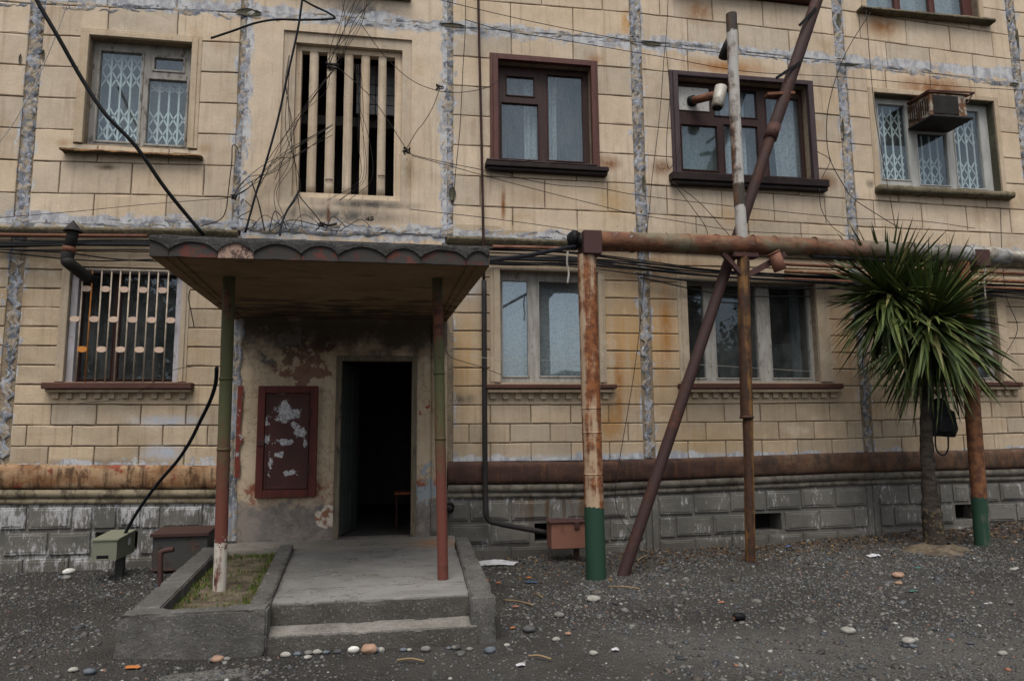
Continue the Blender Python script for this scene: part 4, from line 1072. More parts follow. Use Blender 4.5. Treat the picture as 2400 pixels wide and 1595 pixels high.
curtain(W4, c4x(1810), c4x(1870), O4[2], O4[3], r+.13, mCURT, 4, .03, lean=.03)
curtain(W4, O4[0], O4[1], O4[2], O4[3], r+.30, mCURTG, 16, .02)
s = rect((1567,411),(1932,440)); s = (s[0], s[1], P(1740,440).z, P(1740,418).z)
sill_slab(W4, s[0], s[1], s[2]+.03, s[3], -.13, mSILLB); MB().bbox(s[0]+.02, s[1]-.01, -.10, .02, s[2]-.02, s[2]+.028, .006).build('sill_moulding', mSILLB, W4)

# 5: upper right, three lights with white gates, air conditioner above the middle one
r = .13
p5 = [PR((2056,244),(2134,425), r), PR((2148,311),(2226,435), r), PR((2231,258),(2308,436), r)]
p5[0] = (p5[0][0], p5[0][1], p5[0][2]+.02, p5[0][3]); p5[2] = (p5[2][0], p5[2][1], p5[1][2]-.02, p5[2][3])
W5 = window(O5, r, p5, mWPALE, mGLASS, sash=.02)
W5['label'] = 'three light window with pale frames and white folding gates'
casing(W5, C5, O5, mTRIM, -.012, 1)
for p in p5: lattice(W5, (p[0]-.01, p[1]+.01, p[2], p[3]), r+.10, .13, [(.03, .38), (.60, .94)] if p is not p5[1] else [(.06, .58)], n0=.25)
curtain(W5, O5[0], O5[1], O5[2], O5[3], r+.25, mCURTG, 10, .015)
m = MB(); m.box(O5[1]-.012, O5[1]-.002, .02, r, O5[2], O5[3]); m.build('grimy_reveal', mGRIME, W5)
m = MB(); m.box(O5[0], O5[1]-.013, .02, r, O5[3]-.011, O5[3]-.002); m.build('grimy_head', mGRIME, W5)
zs = O5[2]; sill_slab(W5, P(2050,440).x, P(2365,460).x, zs-.10, zs-.0, -.12, mSILLC, 'sill', .014, 7)

# 6, 7: feet of the windows of the storey above
r = .12
h6 = O6[1]-O6[0]
W6 = window(O6, r, [(O6[0]+.07+h6*k/3*.93, O6[0]+.07+h6*(k+1)/3*.93-.10, O6[2]+.08, O6[3]-.1) for k in range(3)], mWBRN, mGLASS, sash=.02)
W6['label'] = 'brown three light window cut off by the top edge at right'
casing(W6, C6, O6, mTRIM, -.012, 1); curtain(W6, O6[0], O6[1], O6[2], O6[3], r+.15, mCURT, 9, .03)
a, b = P(2006,18), P(2320,58); zz = (P(2006,25).z + P(2320,62).z)/2
sill_slab(W6, a.x, b.x, zz-.02, O6[2]-.0, -.12, mSILLC, 'sill', .010, 9)
W7 = window(O7, r, [(O7[0]+.08, (O7[0]+O7[1])/2-.04, O7[2]+.08, O7[3]-.1), ((O7[0]+O7[1])/2+.04, O7[1]-.08, O7[2]+.08, O7[3]-.1)], mWBRD, mGLASS, sash=.02)
casing(W7, C7, O7, mTRIM, -.012, 1)
sill_slab(W7, O7[0]-.12, O7[1]+.10, P(1890,11).z, O7[2], -.12, mSILLR)

# ground storey
def dentils(W, pxs, py0, py1, ref=None):
    for px in pxs:
        a = rect((px-7, py0), (px+7, py1)); MB().bbox(a[0], a[1], -.035, .028, a[2], a[3], .005).build('dentil', mTRIM, W)
r = .14
p = (Q1[0]+.10, Q1[1]-.10, Q1[2]+.05, Q1[3]-.06); xm = P(275, 760, r).x
V1 = window(Q1, r, [(p[0], xm-.05, p[2], p[3]), (xm+.03, p[1], p[2], p[3])], mWBRD, mGLASSD, sash=.015, room=mDARK)
V1['label'] = 'barred ground floor window left of the entrance'
casing(V1, QC1, Q1, mTRIM, -.025)
m = MB(); m.bbox(Q1[0]+.002, Q1[0]+.075, .035, r-.004, Q1[2], Q1[3]-.05, .004); m.build('jamb', mJAMB, V1)
m = MB(); m.bbox(Q1[1]-.075, Q1[1]-.002, .035, r-.004, Q1[2], Q1[3]-.05, .004); m.build('jamb', mJAMB, V1)
m = MB(); m.bbox(Q1[0]+.002, Q1[1]-.002, .02, r-.004, Q1[3]-.05, Q1[3]-.001, .004); m.build('head', mJAMB, V1)
curtain(V1, xm+.05, Q1[1], Q1[2]+.25, Q1[3], r+.12, mCURTD, 5, .03); curtain(V1, Q1[0], Q1[1], Q1[2], Q1[2]+.75, r+.2, mCURTD, 6, .01)
s = rect((109,897),(455,912)); sill_slab(V1, s[0], s[1], s[2], s[3], -.13, mSILLR); s = rect((111,912),(452,919)); sill_slab(V1, s[0]+.01, s[1]-.01, s[2], s[3]-.002, -.09, mTRIM, 'sill_ledge')
dentils(V1, [132,164,197.5,231,262.5,295.7,328.6,363,395,428.6], 918, 934)
r = .12
p2 = [PR((1178,658),(1238,881), r), PR((1263,660),(1392,881), r)]
V2 = window(Q2, r, p2, mWWHITE, mGLASSM, sash=.018, room=mROOM)
V2['label'] = 'two light window behind the thick rusty white post'
casing(V2, QC2, Q2, mTRIM, -.025)
curtain(V2, Q2[0], Q2[1], Q2[2], Q2[3], r+.14, mCURT, 7, .015)
s = rect((1137,901),(1440,911)); sill_slab(V2, s[0], s[1], s[2], s[3], -.12, mSILLR); s = rect((1139,912),(1438,920)); sill_slab(V2, s[0]+.01, s[1]-.01, s[2], s[3]-.002, -.09, mTRIM, 'sill_ledge')
dentils(V2, [1155,1184.6,1214,1244,1272.5,1302,1331.5,1361,1389,1418], 920, 935)
p3 = [PR((1609,668),(1655,885), r), PR((1672,668),(1780,885), r), PR((1800,668),(1902,885), r)]
p3[0] = (Q3[0]+.04, p3[0][1], p3[0][2], p3[0][3])
V3 = window(Q3, r, p3, mWWHITE, mGLASSD, sash=.016, room=mDARK)
V3['label'] = 'three light window behind the leaning dark red pipe'
casing(V3, QC3, Q3, mTRIM, -.025)
curtain(V3, P(1850,770,.3).x, Q3[1]-.1, Q3[2], Q3[3], r+.15, mCURTG, 6, .02); curtain(V3, Q3[0], P(1850,770,.3).x, Q3[2], Q3[2]+.55, r+.2, mCURTD, 6, .02)
s = rect((1588,899),(1966,911)); sill_slab(V3, s[0], s[1], s[2], s[3], -.12, mSILLR); s = rect((1588,911),(1966,919)); sill_slab(V3, s[0]+.01, s[1]-.01, s[2], s[3]-.002, -.09, mTRIM, 'sill_ledge')
dentils(V3, [1628,1652,1676,1699,1723,1746,1770,1793,1816,1839,1861.5,1883.5,1907,1929,1951.5], 919, 932)
xm = (Q4[0]+Q4[1])/2
V4 = window(Q4, r, [(Q4[0]+.06, xm-.03, Q4[2]+.06, Q4[3]-.05), (xm+.03, Q4[1]-.08, Q4[2]+.06, Q4[3]-.05)], mWWHITE, mGLASSD, sash=.016, room=mDARK)
V4['label'] = 'dark window half hidden by the spiky tree'
casing(V4, QC4, Q4, mTRIM, -.025); curtain(V4, Q4[0], Q4[1], Q4[2], Q4[2]+.3, r+.15, mCURTG, 7, .015)
zt_ = P(2340,893).z; sill_slab(V4, QC4[0]-.06, QC4[1]+.06, zt_-.075, zt_-.02, -.12, mSILLR); sill_slab(V4, QC4[0]-.05, QC4[1]+.05, zt_-.12, zt_-.077, -.09, mTRIM, 'sill_ledge')
xx = QC4[0]-.02
while xx < QC4[1]+.05: MB().bbox(xx, xx+.07, -.035, .028, zt_-.20, zt_-.122, .005).build('dentil', mTRIM, V4); xx += .135

# ------------------------------------------------------------------ entrance wall, door, hall
xa, xb = JX[2]+.02, JX[3]-.02
FZ = .30
DO = quadrect((786,835),(981,832),(783,1256),(972,1250), .02)
DO = (DO[0], DO[1], FZ-.005, DO[3])
MB().plate(xa, xb, 3.202, zU(7, -.6)-.002, [], .018, .1).build('wall_panel', mSTAIR, BLD)
EW = MB().plate(xa, xb, -.2, 3.2, [DO], .018, .22).build('entrance_wall', mPLAST, BLD)
# right hand pilaster strip and left hand strip
rough((xb-.16, xb+.03, -.012, .02, FZ, 2.95), .005, .06, .006, 6, 5).build('pilaster', mPLAST, EW, True)
strip([(xa+.03, FZ+.02), (xa+.03, 2.95)], .11, 50, mMORT, BLD, y=.0, jit=.03)
# brush of red paint on the strip
mRED = peel_mat('dull_red_brush_paint', (.17, .042, .03), (.36, .35, .34), .42, 9)
new('red_paint_stripe', *(lambda a: ([(a[i][0], -.011 + .002*(i % 2), a[i][1]) for i in range(len(a))], [(2*i, 2*i+1, 2*i+3, 2*i+2) for i in range(len(a)//2-1)]))(
    [c for i in range(13) for c in ((xa+.045 + .008*mnoise.noise(Vector((i*.6, 1, 0))), 1.03 + 1.06*i/12), (xa+.10 + .05*mnoise.noise(Vector((i*.9, 5, 0))), 1.03 + 1.06*i/12))]), mRED, EW)
m = MB(); t = .065
m.bbox(DO[0], DO[0]+t, .0, .14, FZ, DO[3], .005); m.bbox(DO[1]-t, DO[1], .0, .14, FZ, DO[3], .005); m.bbox(DO[0]+t, DO[1]-t, .0, .14, DO[3]-t, DO[3], .005)
m.build('door_frame', mDFRM, BLD)
# hall behind the door
m = MB(); a, b, c, d = JX[2]+.15, JX[3]-.15, FZ-.01, 2.75; y1, y2 = .24, 4.0
m.quad((a,y2,c),(b,y2,c),(b,y2,d),(a,y2,d)); m.quad((a,y1,c),(a,y2,c),(a,y2,d),(a,y1,d)); m.quad((b,y2,c),(b,y1,c),(b,y1,d),(b,y2,d)); m.quad((a,y2,d),(b,y2,d),(b,y1,d),(a,y1,d))
m.quad((a,y1,c),(b,y1,c),(b,y2,c),(a,y2,c))
m.quad((a,y1,c),(a,y1,d),(DO[0],y1,d),(DO[0],y1,c)); m.quad((DO[1],y1,c),(DO[1],y1,d),(b,y1,d),(b,y1,c))
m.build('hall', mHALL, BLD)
# leaf swung inwards on the left jamb
ang = R_(79); hx, hy = DO[0]+t+.005, .14; Lw = (DO[1]-DO[0])-2*t-.01
dirv = Vector((math.cos(ang), math.sin(ang), 0)); nrm = Vector((-dirv.y, dirv.x, 0))
def leafbox(u0, u1, z0, z1, n0, n1):
    m = MB(); vs = []
    for n__ in (n0, n1):
        for u, z in ((u0, z0), (u1, z0), (u1, z1), (u0, z1)): q = Vector((hx, hy, 0)) + dirv*u + nrm*n__; vs.append((q.x, q.y, z))
    return m.add(vs, [(0,1,2,3),(7,6,5,4),(0,4,5,1),(1,5,6,2),(2,6,7,3),(3,7,4,0)])
dz0, dz1 = FZ+.015, DO[3]-t-.01
DR = leafbox(0, Lw, dz0, dz1, 0, .04).build('door', mDOOR, BLD)
for k in range(4):
    zz0 = dz0+.10 + k*(dz1-dz0-.1)/4; zz1 = zz0 + (dz1-dz0-.1)/4 - .09
    leafbox(.09, Lw/2-.03, zz0, zz1, -.010, -.0005).build('panel', mDOOR, DR); leafbox(Lw/2+.03, Lw-.09, zz0, zz1, -.010, -.0005).build('panel', mDOOR, DR)
m = MB(); q = Vector((hx, hy, 0)) + dirv*(Lw-.05) - nrm*.03; m.tube([(q.x, q.y, 1.25), (q.x, q.y, 1.40)], .010, 8); m.build('handle', mROD, DR)
# ------------------------------------------------------------------ entrance canopy
CY = -3.10                                  # front of the canopy
cz0, cz1 = 2.872, 3.035                     # underside of the fascia, top
xl, xr = P(350, 575, CY).x, P(1148, 600, CY).x
CAN = empty('entrance_canopy', ((xl+xr)/2, -1.5, 0))
tag(CAN, 'concrete entrance canopy with scalloped fascia standing on two thin posts', 'canopy')
bl_, br_ = -1.90, .60                       # width at the wall
def slabmesh(inset, z0, z1, yb=-.02, yf=CY):
    bm = bmesh.new()
    pts = [(xl+inset, yf+inset), (xr-inset, yf+inset), (br_-inset*.6, yb), (bl_+inset*.6, yb)]
    vb = [bm.verts.new((x, y, z0)) for x, y in pts]; vt = [bm.verts.new((x, y, z1)) for x, y in pts]
    bm.faces.new(vb[::-1]); bm.faces.new(vt)
    for i in range(4): j = (i+1) % 4; bm.faces.new((vb[i], vb[j], vt[j], vt[i]))
    return bm
rough_bm(slabmesh(.0, cz0+.075, cz1), .010, .07, .012, 7, 3, .03).build('slab', mFASC, CAN, True)
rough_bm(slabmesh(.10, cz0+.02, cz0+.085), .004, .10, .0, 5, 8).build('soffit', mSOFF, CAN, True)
# rim beams under the side edges
for (xf_, xw_, sg) in ((xl, bl_, 1), (xr, br_, -1)):
    m = MB()
    for (o0, o1, zz) in ((.0, .10, cz0), (.10, .17, cz0+.022-.012)):
        a0, a1 = xf_+sg*o0, xf_+sg*o1; b0, b1 = xw_+sg*o0*.6, xw_+sg*o1*.6
        vs = [(a0, CY+.02, zz), (a1, CY+.02, zz), (b1, -.02, zz), (b0, -.02, zz), (a0, CY+.02, cz0+.08), (a1, CY+.02, cz0+.08), (b1, -.02, cz0+.08), (b0, -.02, cz0+.08)]
        m.add(vs, [(0,3,2,1),(4,5,6,7),(0,1,5,4),(1,2,6,5),(2,3,7,6),(3,0,4,7)])
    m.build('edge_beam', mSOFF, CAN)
# fascia: proud upper band with scalloped foot over recessed lunettes
cus = [P(v, 590, CY).x for v in (350, 396, 511, 595, 707, 793, 905, 986, 1092, 1146)]
zc, za_ = cz0+.045, cz0+.115                 # cusp and crown heights
vs = []; fs = []; yq = CY-.022
samples = []
for i in range(len(cus)-1):
    w_ = cus[i+1]-cus[i]; full = w_ > .18
    for k in range(10):
        t = k/10; samples.append((cus[i]+w_*t, zc + (za_-zc)*(math.sin(math.pi*t)**.75 if full else (t if i == 0 else 1-t)**.8 if False else math.sin(math.pi*(t*.5+.5 if i == 0 else t*.5))**.75)))
samples.append((cus[-1], zc+.03))
for x, z in samples:
    jz = mnoise.noise(Vector((x*9, 1, 2)))*.008; jt = mnoise.noise(Vector((x*6, 4, 2)))*.012
    vs += [(x, CY+.01, z+jz), (x, yq, z+jz), (x, yq-.002+jz*.4, (z+cz1)/2), (x, yq+.004, cz1-.012+jt), (x, CY+.05, cz1+.008+jt)]
for i in range(len(samples)-1):
    for k in range(4): fs.append((i*5+k, (i+1)*5+k, (i+1)*5+k+1, i*5+k+1))
new('scalloped_fascia', vs, fs, mFASC, CAN, False)
lm = [mLUND, mLUNR, mLUNP, mLUND, mLUNR, mLUND, mLUNR, mLUND, mLUND]
lab = {2: 'faded pink scallop of the canopy fascia', 1: 'faded red scallop of the canopy fascia'}
for i in range(len(cus)-1):
    x0, x1 = cus[i]+.002, cus[i+1]-.002; n_ = 10; vs = []; fs = []
    for k in range(n_+1):
        t = k/n_; x = x0+(x1-x0)*t; j = mnoise.noise(Vector((x*7, 3, 3)))*.006
        vs += [(x, CY+.02, cz0-.002+j), (x, CY-.004+j*.5, cz0-.002+j), (x, CY-.006, zc+.07), (x, CY+.0, za_+.02)]
    for k in range(n_):
        for q in range(3): fs.append((k*4+q, (k+1)*4+q, (k+1)*4+q+1, k*4+q+1))
    new('lunette', vs, fs, lm[i], CAN)
# posts
def cpost(top, base, r, mat, z0, zt=cz0+.03):
    b = Vector(base); tp = Vector(top)
    m = MB(); n_ = 40; pts = []; rs = []
    for i in range(n_+1):
        t = i/n_; p = b.lerp(tp, t); pts.append(p + Vector((mnoise.noise(Vector((t*3, 1, b.x)))*.004, 0, 0))); rs.append(r*(1+.03*mnoise.noise(Vector((t*14, b.x, 0)))))
    o = m.tube(pts, rs, 18).build('post', mat, CAN, True); smooth_by_angle(o, 50)
    for zz in (1.32, 1.95): MB().tube([b.lerp(tp, (zz-.012)/2.9), b.lerp(tp, (zz+.012)/2.9)], r*1.10, 18).build('weld_collar', mat, o, True)
    return o
pbL, pbR = G(515, 1376, .28), G(1038, 1357, .30)
ptL, ptR = G(527, 640, cz0+.02), G(1026, 648, cz0+.02)
cpost((ptL.x, pbL.y-.0, cz0+.03), (pbL.x, pbL.y, .16), .052, mCPOST, .2)
cpost((ptR.x, pbR.y-.0, cz0+.03), (pbR.x, pbR.y, .29), .046, mCPOSTR, .3)

# ------------------------------------------------------------------ porch: landing, two steps, kerbs, planter
POR = empty('entrance_porch', (-.3, -1.6, 0))
tag(POR, 'worn concrete entrance porch with two steps, side kerbs and a planter bed', 'porch')
kx0, kx1 = -.96, -.74                        # kerb between planter and steps (outer, inner) at the front
kL = [G(585, 1425, .36), G(612, 1412, .33)]
FY = -3.07
def prismrough(pts, z0, z1, **k):
    bm = bmesh.new(); zt = z1 if isinstance(z1, (list, tuple)) else [z1]*len(pts)
    vb = [bm.verts.new((x, y, z0)) for x, y in pts]; vt = [bm.verts.new((x, y, zt[i])) for i, (x, y) in enumerate(pts)]
    bm.faces.new(vb[::-1]); bm.faces.new(vt)
    for i in range(len(pts)): j = (i+1) % len(pts); bm.faces.new((vb[i], vb[j], vt[j], vt[i]))
    bmesh.ops.recalc_face_normals(bm, faces=bm.faces[:])
    return rough_bm(bm, **k)
prismrough([(-1.02, FY-.004), (.60, FY-.004), (.61, -2.60), (-1.03, -2.60)], .20, .302, amp=.004, step=.03, bev=.005, scale=9, seed=9, chips=.012).build('landing_nosing', mFLOOR, POR, True)
prismrough([(-1.02, FY), (.60, FY), (.61, -2.602), (-1.03, -2.602)], -.1, .198, amp=.0, step=.2, bev=.0).build('landing_base', mFLOOR, POR, True)
prismrough([(-1.03, -2.594), (.61, -2.594), (.66, -.62), (-1.10, -.62)], -.1, .30, amp=.005, step=.06, bev=.010, scale=8, seed=2, chips=.008).build('landing', mFLOOR, POR, True)
prismrough([(-1.92, -.615), (.68, -.615), (.72, .012), (-1.88, .012)], -.1, .302, amp=.004, step=.08, bev=.012, scale=8, seed=6, chips=.01).build('threshold_slab', mFLOOR, POR, True)
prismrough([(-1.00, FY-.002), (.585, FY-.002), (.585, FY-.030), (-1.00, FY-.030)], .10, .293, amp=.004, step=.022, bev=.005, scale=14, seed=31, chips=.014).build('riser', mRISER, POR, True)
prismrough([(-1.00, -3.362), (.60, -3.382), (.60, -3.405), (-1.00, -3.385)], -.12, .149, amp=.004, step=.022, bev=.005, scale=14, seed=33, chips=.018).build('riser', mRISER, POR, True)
prismrough([(-1.00, -3.36), (.60, -3.38), (.60, FY-.031), (-1.00, FY-.031)], .04, .155, amp=.004, step=.03, bev=.006, scale=9, seed=4, chips=.015).build('step', mCONC, POR, True)
# kerb on the right, running down beside the landing
prismrough([(.555, -3.37), (.745, -3.35), (.82, -.55), (.675, -.55)], -.15, [.335, .335, .36, .36], amp=.005, step=.025, bev=.010, scale=10, seed=11, chips=.02).build('kerb', mKERB, POR, True)
prismrough([(-1.00, -3.245), (-.865, -3.245), (-1.06, -.62), (-1.20, -.62)], -.15, .352, amp=.005, step=.025, bev=.008, scale=10, seed=15, chips=.02).build('kerb', mKERB, POR, True)
prismrough([(-1.79, -3.245), (-1.585, -3.245), (-1.79, -.62), (-1.98, -.62)], -.15, .352, amp=.006, step=.025, bev=.010, scale=10, seed=21, chips=.02).build('planter_wall', mKERB, POR, True)
prismrough([(-1.82, -3.41), (-.85, -3.42), (-.855, -3.243), (-1.80, -3.243)], -.15, .350, amp=.006, step=.025, bev=.014, scale=10, seed=25, chips=.024).build('planter_wall', mKERB, POR, True)
n_ = 40; vs = []; fs = []
for j in range(n_+1):
    for i in range(15):
        t = j/n_; y = -3.27 + 2.66*t; x0 = -1.60 - .19*t; x1 = -.99 - .19*t; x = x0+(x1-x0)*i/14
        vs.append((x, y, .262 + mnoise.noise(Vector((x*5, y*5, 1)))*.018 + mnoise.noise(Vector((x*16, y*16, 1)))*.008))
fs = [(j*15+i, j*15+i+1, (j+1)*15+i+1, (j+1)*15+i) for j in range(n_) for i in range(14)]
new('planter_soil', vs, fs, mSOIL, POR, True)
# thin grass and moss in the planter
def color_mesh(name, vs, fs, vcol, mat, parent=None, smooth=False):
    o = new(name, vs, fs, mat, parent, smooth)
    at = o.data.color_attributes.new('Col', 'FLOAT_COLOR', 'POINT')
    at.data.foreach_set('color', np.asarray(vcol, dtype=np.float32).ravel()); return o
rg = random.Random(3); vs = []; fs = []; vc = []
for _ in range(5200):
    t = rg.random(); u = rg.random()
    edge = min(u, 1-u, t*2.2, (1-t)*2.2)
    if rg.random() > (.95 if edge < .18 else .18 if mnoise.noise(Vector((u*4, t*9, 0))) > 0 else .03): continue
    y = -3.25 + 2.60*t; x = (-1.595 - .19*t) + .60*u; z = .262
    h = rg.uniform(.012, .042); a = rg.uniform(0, 6.28); w_ = rg.uniform(.004, .008); lx, ly = rg.uniform(-.02, .02), rg.uniform(-.02, .02)
    n0 = len(vs); vs += [(x-math.cos(a)*w_, y-math.sin(a)*w_, z-.005), (x+math.cos(a)*w_, y+math.sin(a)*w_, z-.005), (x+lx, y+ly, z+h)]; fs.append((n0, n0+1, n0+2))
    c = rg.choice([(.06, .10, .015), (.045, .085, .012), (.09, .12, .02), (.14, .11, .05)]); vc += [(*c, 1)]*3
tag(color_mesh('grass', vs, fs, vc, mGRASS), 'short mossy grass growing in the porch planter', 'grass', kind='stuff')

for o in list(POR.children):
    if o.name.split('.')[0] not in ('planter_soil',): smooth_by_angle(o, 33)

# ------------------------------------------------------------------ noticeboard cabinet beside the door
NB = quadrect((602,905),(743,903),(600,1166),(742,1164), -.05)
CAB = empty('notice_cabinet', ((NB[0]+NB[1])/2, -.02, NB[2])); tag(CAB, 'dark red wall cabinet with torn white paper scraps beside the doorway', 'cabinet')
m = MB(); ring(m, NB, .085, -.055, .016, .006); m.build('frame', mBFRAME, CAB)
ib = (NB[0]+.087, NB[1]-.087, NB[2]+.087, NB[3]-.087)
dr = MB().bbox(ib[0], ib[1], -.040, .01, ib[2], ib[3], .006).build('door', mBOARD, CAB)
m = MB(); ring(m, (ib[0]+.01, ib[1]-.01, ib[2]+.01, ib[3]-.01), .02, -.047, -.041, .002); m.build('trim', mBOARD, dr)
p = P(610, 1038, -.05); MB().bbox(p.x-.03, p.x+.05, -.075, -.056, p.z-.03, p.z+.03, .006).build('hasp', mBRKT, CAB)
for zz in (.25, .75): q = NB[2]+(NB[3]-NB[2])*zz; MB().tube([(ib[1]+.004, -.06, q-.05), (ib[1]+.004, -.06, q+.05)], .010, 8).build('hinge', mBRKT, CAB)
p = P(735, 1030, -.05)

# stool standing inside the hall
ST = empty('stool', (.17, .75, FZ)); tag(ST, 'small wooden stool just inside the dark doorway', 'stool')
MB().bbox(.0, .36, .58, .92, FZ+.44, FZ+.47, .006).build('seat', mSOCKET, ST)
for sx in (.03, .33):
    for sy in (.61, .89): MB().tube([(sx, sy, FZ+.001), (sx+.0, sy, FZ+.44)], .014, 8).build('leg', mROD, ST)
# drain pipe stub in the corner by the entrance
p = P(1054, 1188, -.06)
o = MB().tube([(p.x+.02, .03, p.z+.01), (p.x, -.04, p.z), (p.x-.01, -.10, p.z-.01)], [.055, .055, .06], 16, caps=False); o.tube([(p.x-.01, -.099, p.z-.01), (p.x, -.03, p.z)], .045, 16); tag(o.build('drain_pipe_stub', mSOOT, None, True), 'short black drain pipe end beside the right canopy post', 'pipe')

# ------------------------------------------------------------------ overhead heating main with its posts
PY_ = -1.10; pz = 3.672; pr = .112
x0, x1 = P(1400, 566, PY_).x, 7.60
HM = empty('heating_main', (4.5, PY_, 0)); tag(HM, 'fat rusty lagged overhead pipe carried along the facade on three posts', 'pipeline')
xx = x0; k = 0; rg = random.Random(5)
def zmain(x): return float(np.interp(x, [2.3, 4.9, 7.3, 9.5], [3.672, 3.70, 3.66, 3.66]))
while xx < x1:
    L = rg.uniform(.22, .55); e = min(xx+L, x1); r0 = pr*rg.uniform(.97, 1.03); n_ = 5
    pts = []; rs = []
    for i in range(n_+1):
        t = i/n_; x = xx-.03+(e-xx+.03)*(0 if i == 0 else .05 if i == 1 else .06 if i == 2 else t); pts.append((x, PY_, zmain(x)+rg.uniform(-.003, .003))); rs.append(r0*(1.085 if i <= 1 else 1.0)*(1+.012*rg.uniform(-1, 1)))
    o = MB().tube(pts, rs, 22, caps=False).build('lagging_sleeve', mBIG, HM, True); smooth_by_angle(o, 35)
    xx = e; k += 1
# end of the lagging and the bare pipe within
p = P(1358, 562, PY_)
o = MB().tube([(x0-.30, PY_, pz+.005), (x0+.1, PY_, pz)], .085, 18).build('bare_end', mSOOT, HM, True)
rough((x0-.34, x0-.22, PY_-.10, PY_+.10, pz-.10, pz+.10), .03, .05, .03, 9, 2).build('torn_lagging', mBLACK, HM, True)
b = rect((1368,538),(1412,594), PY_-.14); MB().bbox(b[0], b[1], PY_-.14, PY_+.14, b[2], b[3]+.0, .006).build('bracket_box', mBRKT, HM)
b2 = rect((2287,583),(2324,624), PY_-.13); MB().bbox(b2[0], b2[1], PY_-.13, PY_+.13, b2[2], b2[3], .006).build('bracket_box', mBRKT, HM)
o = MB().tube([(7.58, PY_, 3.66), (9.6, PY_, 3.66)], .075, 16).build('bare_pipe', mGAL, HM, True)
MB().tube([(b2[1]-.01, PY_, 3.67), (b2[1]+.14, PY_, 3.67), (b2[1]+.2, PY_, 3.665)], [.12, .115, .07], 18).build('foil_end', mGAL, HM, True)
def post(bx, by, tx, z0, z1, r, mat, name='post', foot=None, rt=None):
    n_ = 30; pts = []; rs = []
    for i in range(n_+1):
        t = i/n_; pts.append((bx+(tx-bx)*t, by, z0+(z1-z0)*t)); rs.append((r+( (rt or r)-r)*t)*(1+.02*mnoise.noise(Vector((t*9, bx, 0)))))
    o = MB().tube(pts, rs, 24).build(name, mat, HM, True); smooth_by_angle(o, 50)
    if foot:
        m = MB().tube([(bx+(tx-bx)*(q-z0)/(z1-z0), by, q) for q in np.linspace(z0, foot, 9)], r*1.012, 24, caps=False); nn = len(m.v); m.v = [(v[0], v[1], v[2] + (.035*mnoise.noise(Vector((i*.55, bx, 1))) + random.uniform(-.008, .008) if i >= nn-24 else 0)) for i, v in enumerate(m.v)]; m.build('painted_foot', mGREEN, o, True)
    return o
p1 = G(1395, 1350, -.03); post(P(1397,1340,PY_).x, PY_, P(1376,640,PY_).x, -.15, b[2]+.01, .106, mPOST1, foot=P(1390,1187,PY_).z)
for yy_ in (957, 1013, 1110): q = P(float(np.interp(yy_, [640, 1340], [1376, 1397])), yy_, PY_); MB().tube([(q.x, PY_, q.z-.008), (q.x, PY_, q.z+.008)], .1085, 24).build('weld_bead', mPOST1, HM, True)
pc = post(P(1757,1300,PY_).x, PY_, P(1752,960,PY_).x, -.10, P(1750,978,PY_).z, .056, mPOST2)
post(P(1750,978,PY_).x, PY_, P(1744,640,PY_).x, P(1750,978,PY_).z, zmain(4)-pr+.01, .070, mPOST2)
zj = P(1752,978,PY_).z; MB().tube([(P(1750,978,PY_).x, PY_, zj-.012), (P(1750,978,PY_).x, PY_, zj+.02)], .078, 20).build('coupling', mPOST2, HM, True)
post(P(2302,1270,PY_).x, PY_, P(2262,700,PY_).x, -.05, zmain(7)-pr+.01, .085, mPOST3, foot=P(2290,1165,PY_).z)
# cradle under the main at the middle post
m = MB(); q = P(1744, 620, PY_); m.bbox(q.x-.16, q.x+.16, PY_-.07, PY_+.07, zmain(4)-pr-.05, zmain(4)-pr+.01, .008); m.bar((q.x+.02, PY_-.02, 3.32), (q.x+.46, PY_-.12, 3.56), .06, .07); m.bar((q.x-.28, PY_-.02, 3.58), (q.x-.02, PY_-.02, 3.30), .05, .05); m.build('cradle', mBRKT, HM)
# sagging wrap under the main
m = MB()
for i in range(7):
    xa_ = 4.9 + .17*i; m.tube([(xa_, PY_-.02, zmain(xa_)-pr-.01), (xa_+.2, PY_-.02, zmain(xa_)-pr-.018)], .03, 8)
m.build('sagging_wrap', mSOOT, HM, True)
# short can-shaped stub hanging off the cradle arm
a, c = P(1813, 592, PY_-.16), P(1829, 634, PY_-.16)
m = MB(); m.tube([a, a.lerp(c, .5), c], .072, 18); m.build('capped_stub', mRUSTB, HM, True)
MB().tube([a + Vector((-.004, 0, .004)), a.lerp(c, .05)], .078, 18).build('stub_rim', mRUST, HM, True)

# white flue standing above the main
fl = [P(1714, 34, PY_-.02), P(1720, 200, PY_-.02), P(1729, 400, PY_-.02), P(1738, 545, PY_-.02), P(1742, 592, PY_+.02)]
o = MB().tube(catmull(fl, 6), .066, 20).build('flue_pipe', mFLUE, None, True); smooth_by_angle(o, 50)
tag(o, 'tall white flue pipe streaked with rust in front of the wide window', 'flue')
a, c = P(1706, 105, PY_+.02), P(1694, 137, PY_+.16)
tag(MB().tube([P(1712,92,PY_+.02), a, c], [.05, .058, .06], 16).build('flue_side_stub', mSOOT, None, True), 'dark stub pipe branching left from the top of the white flue', 'pipe')
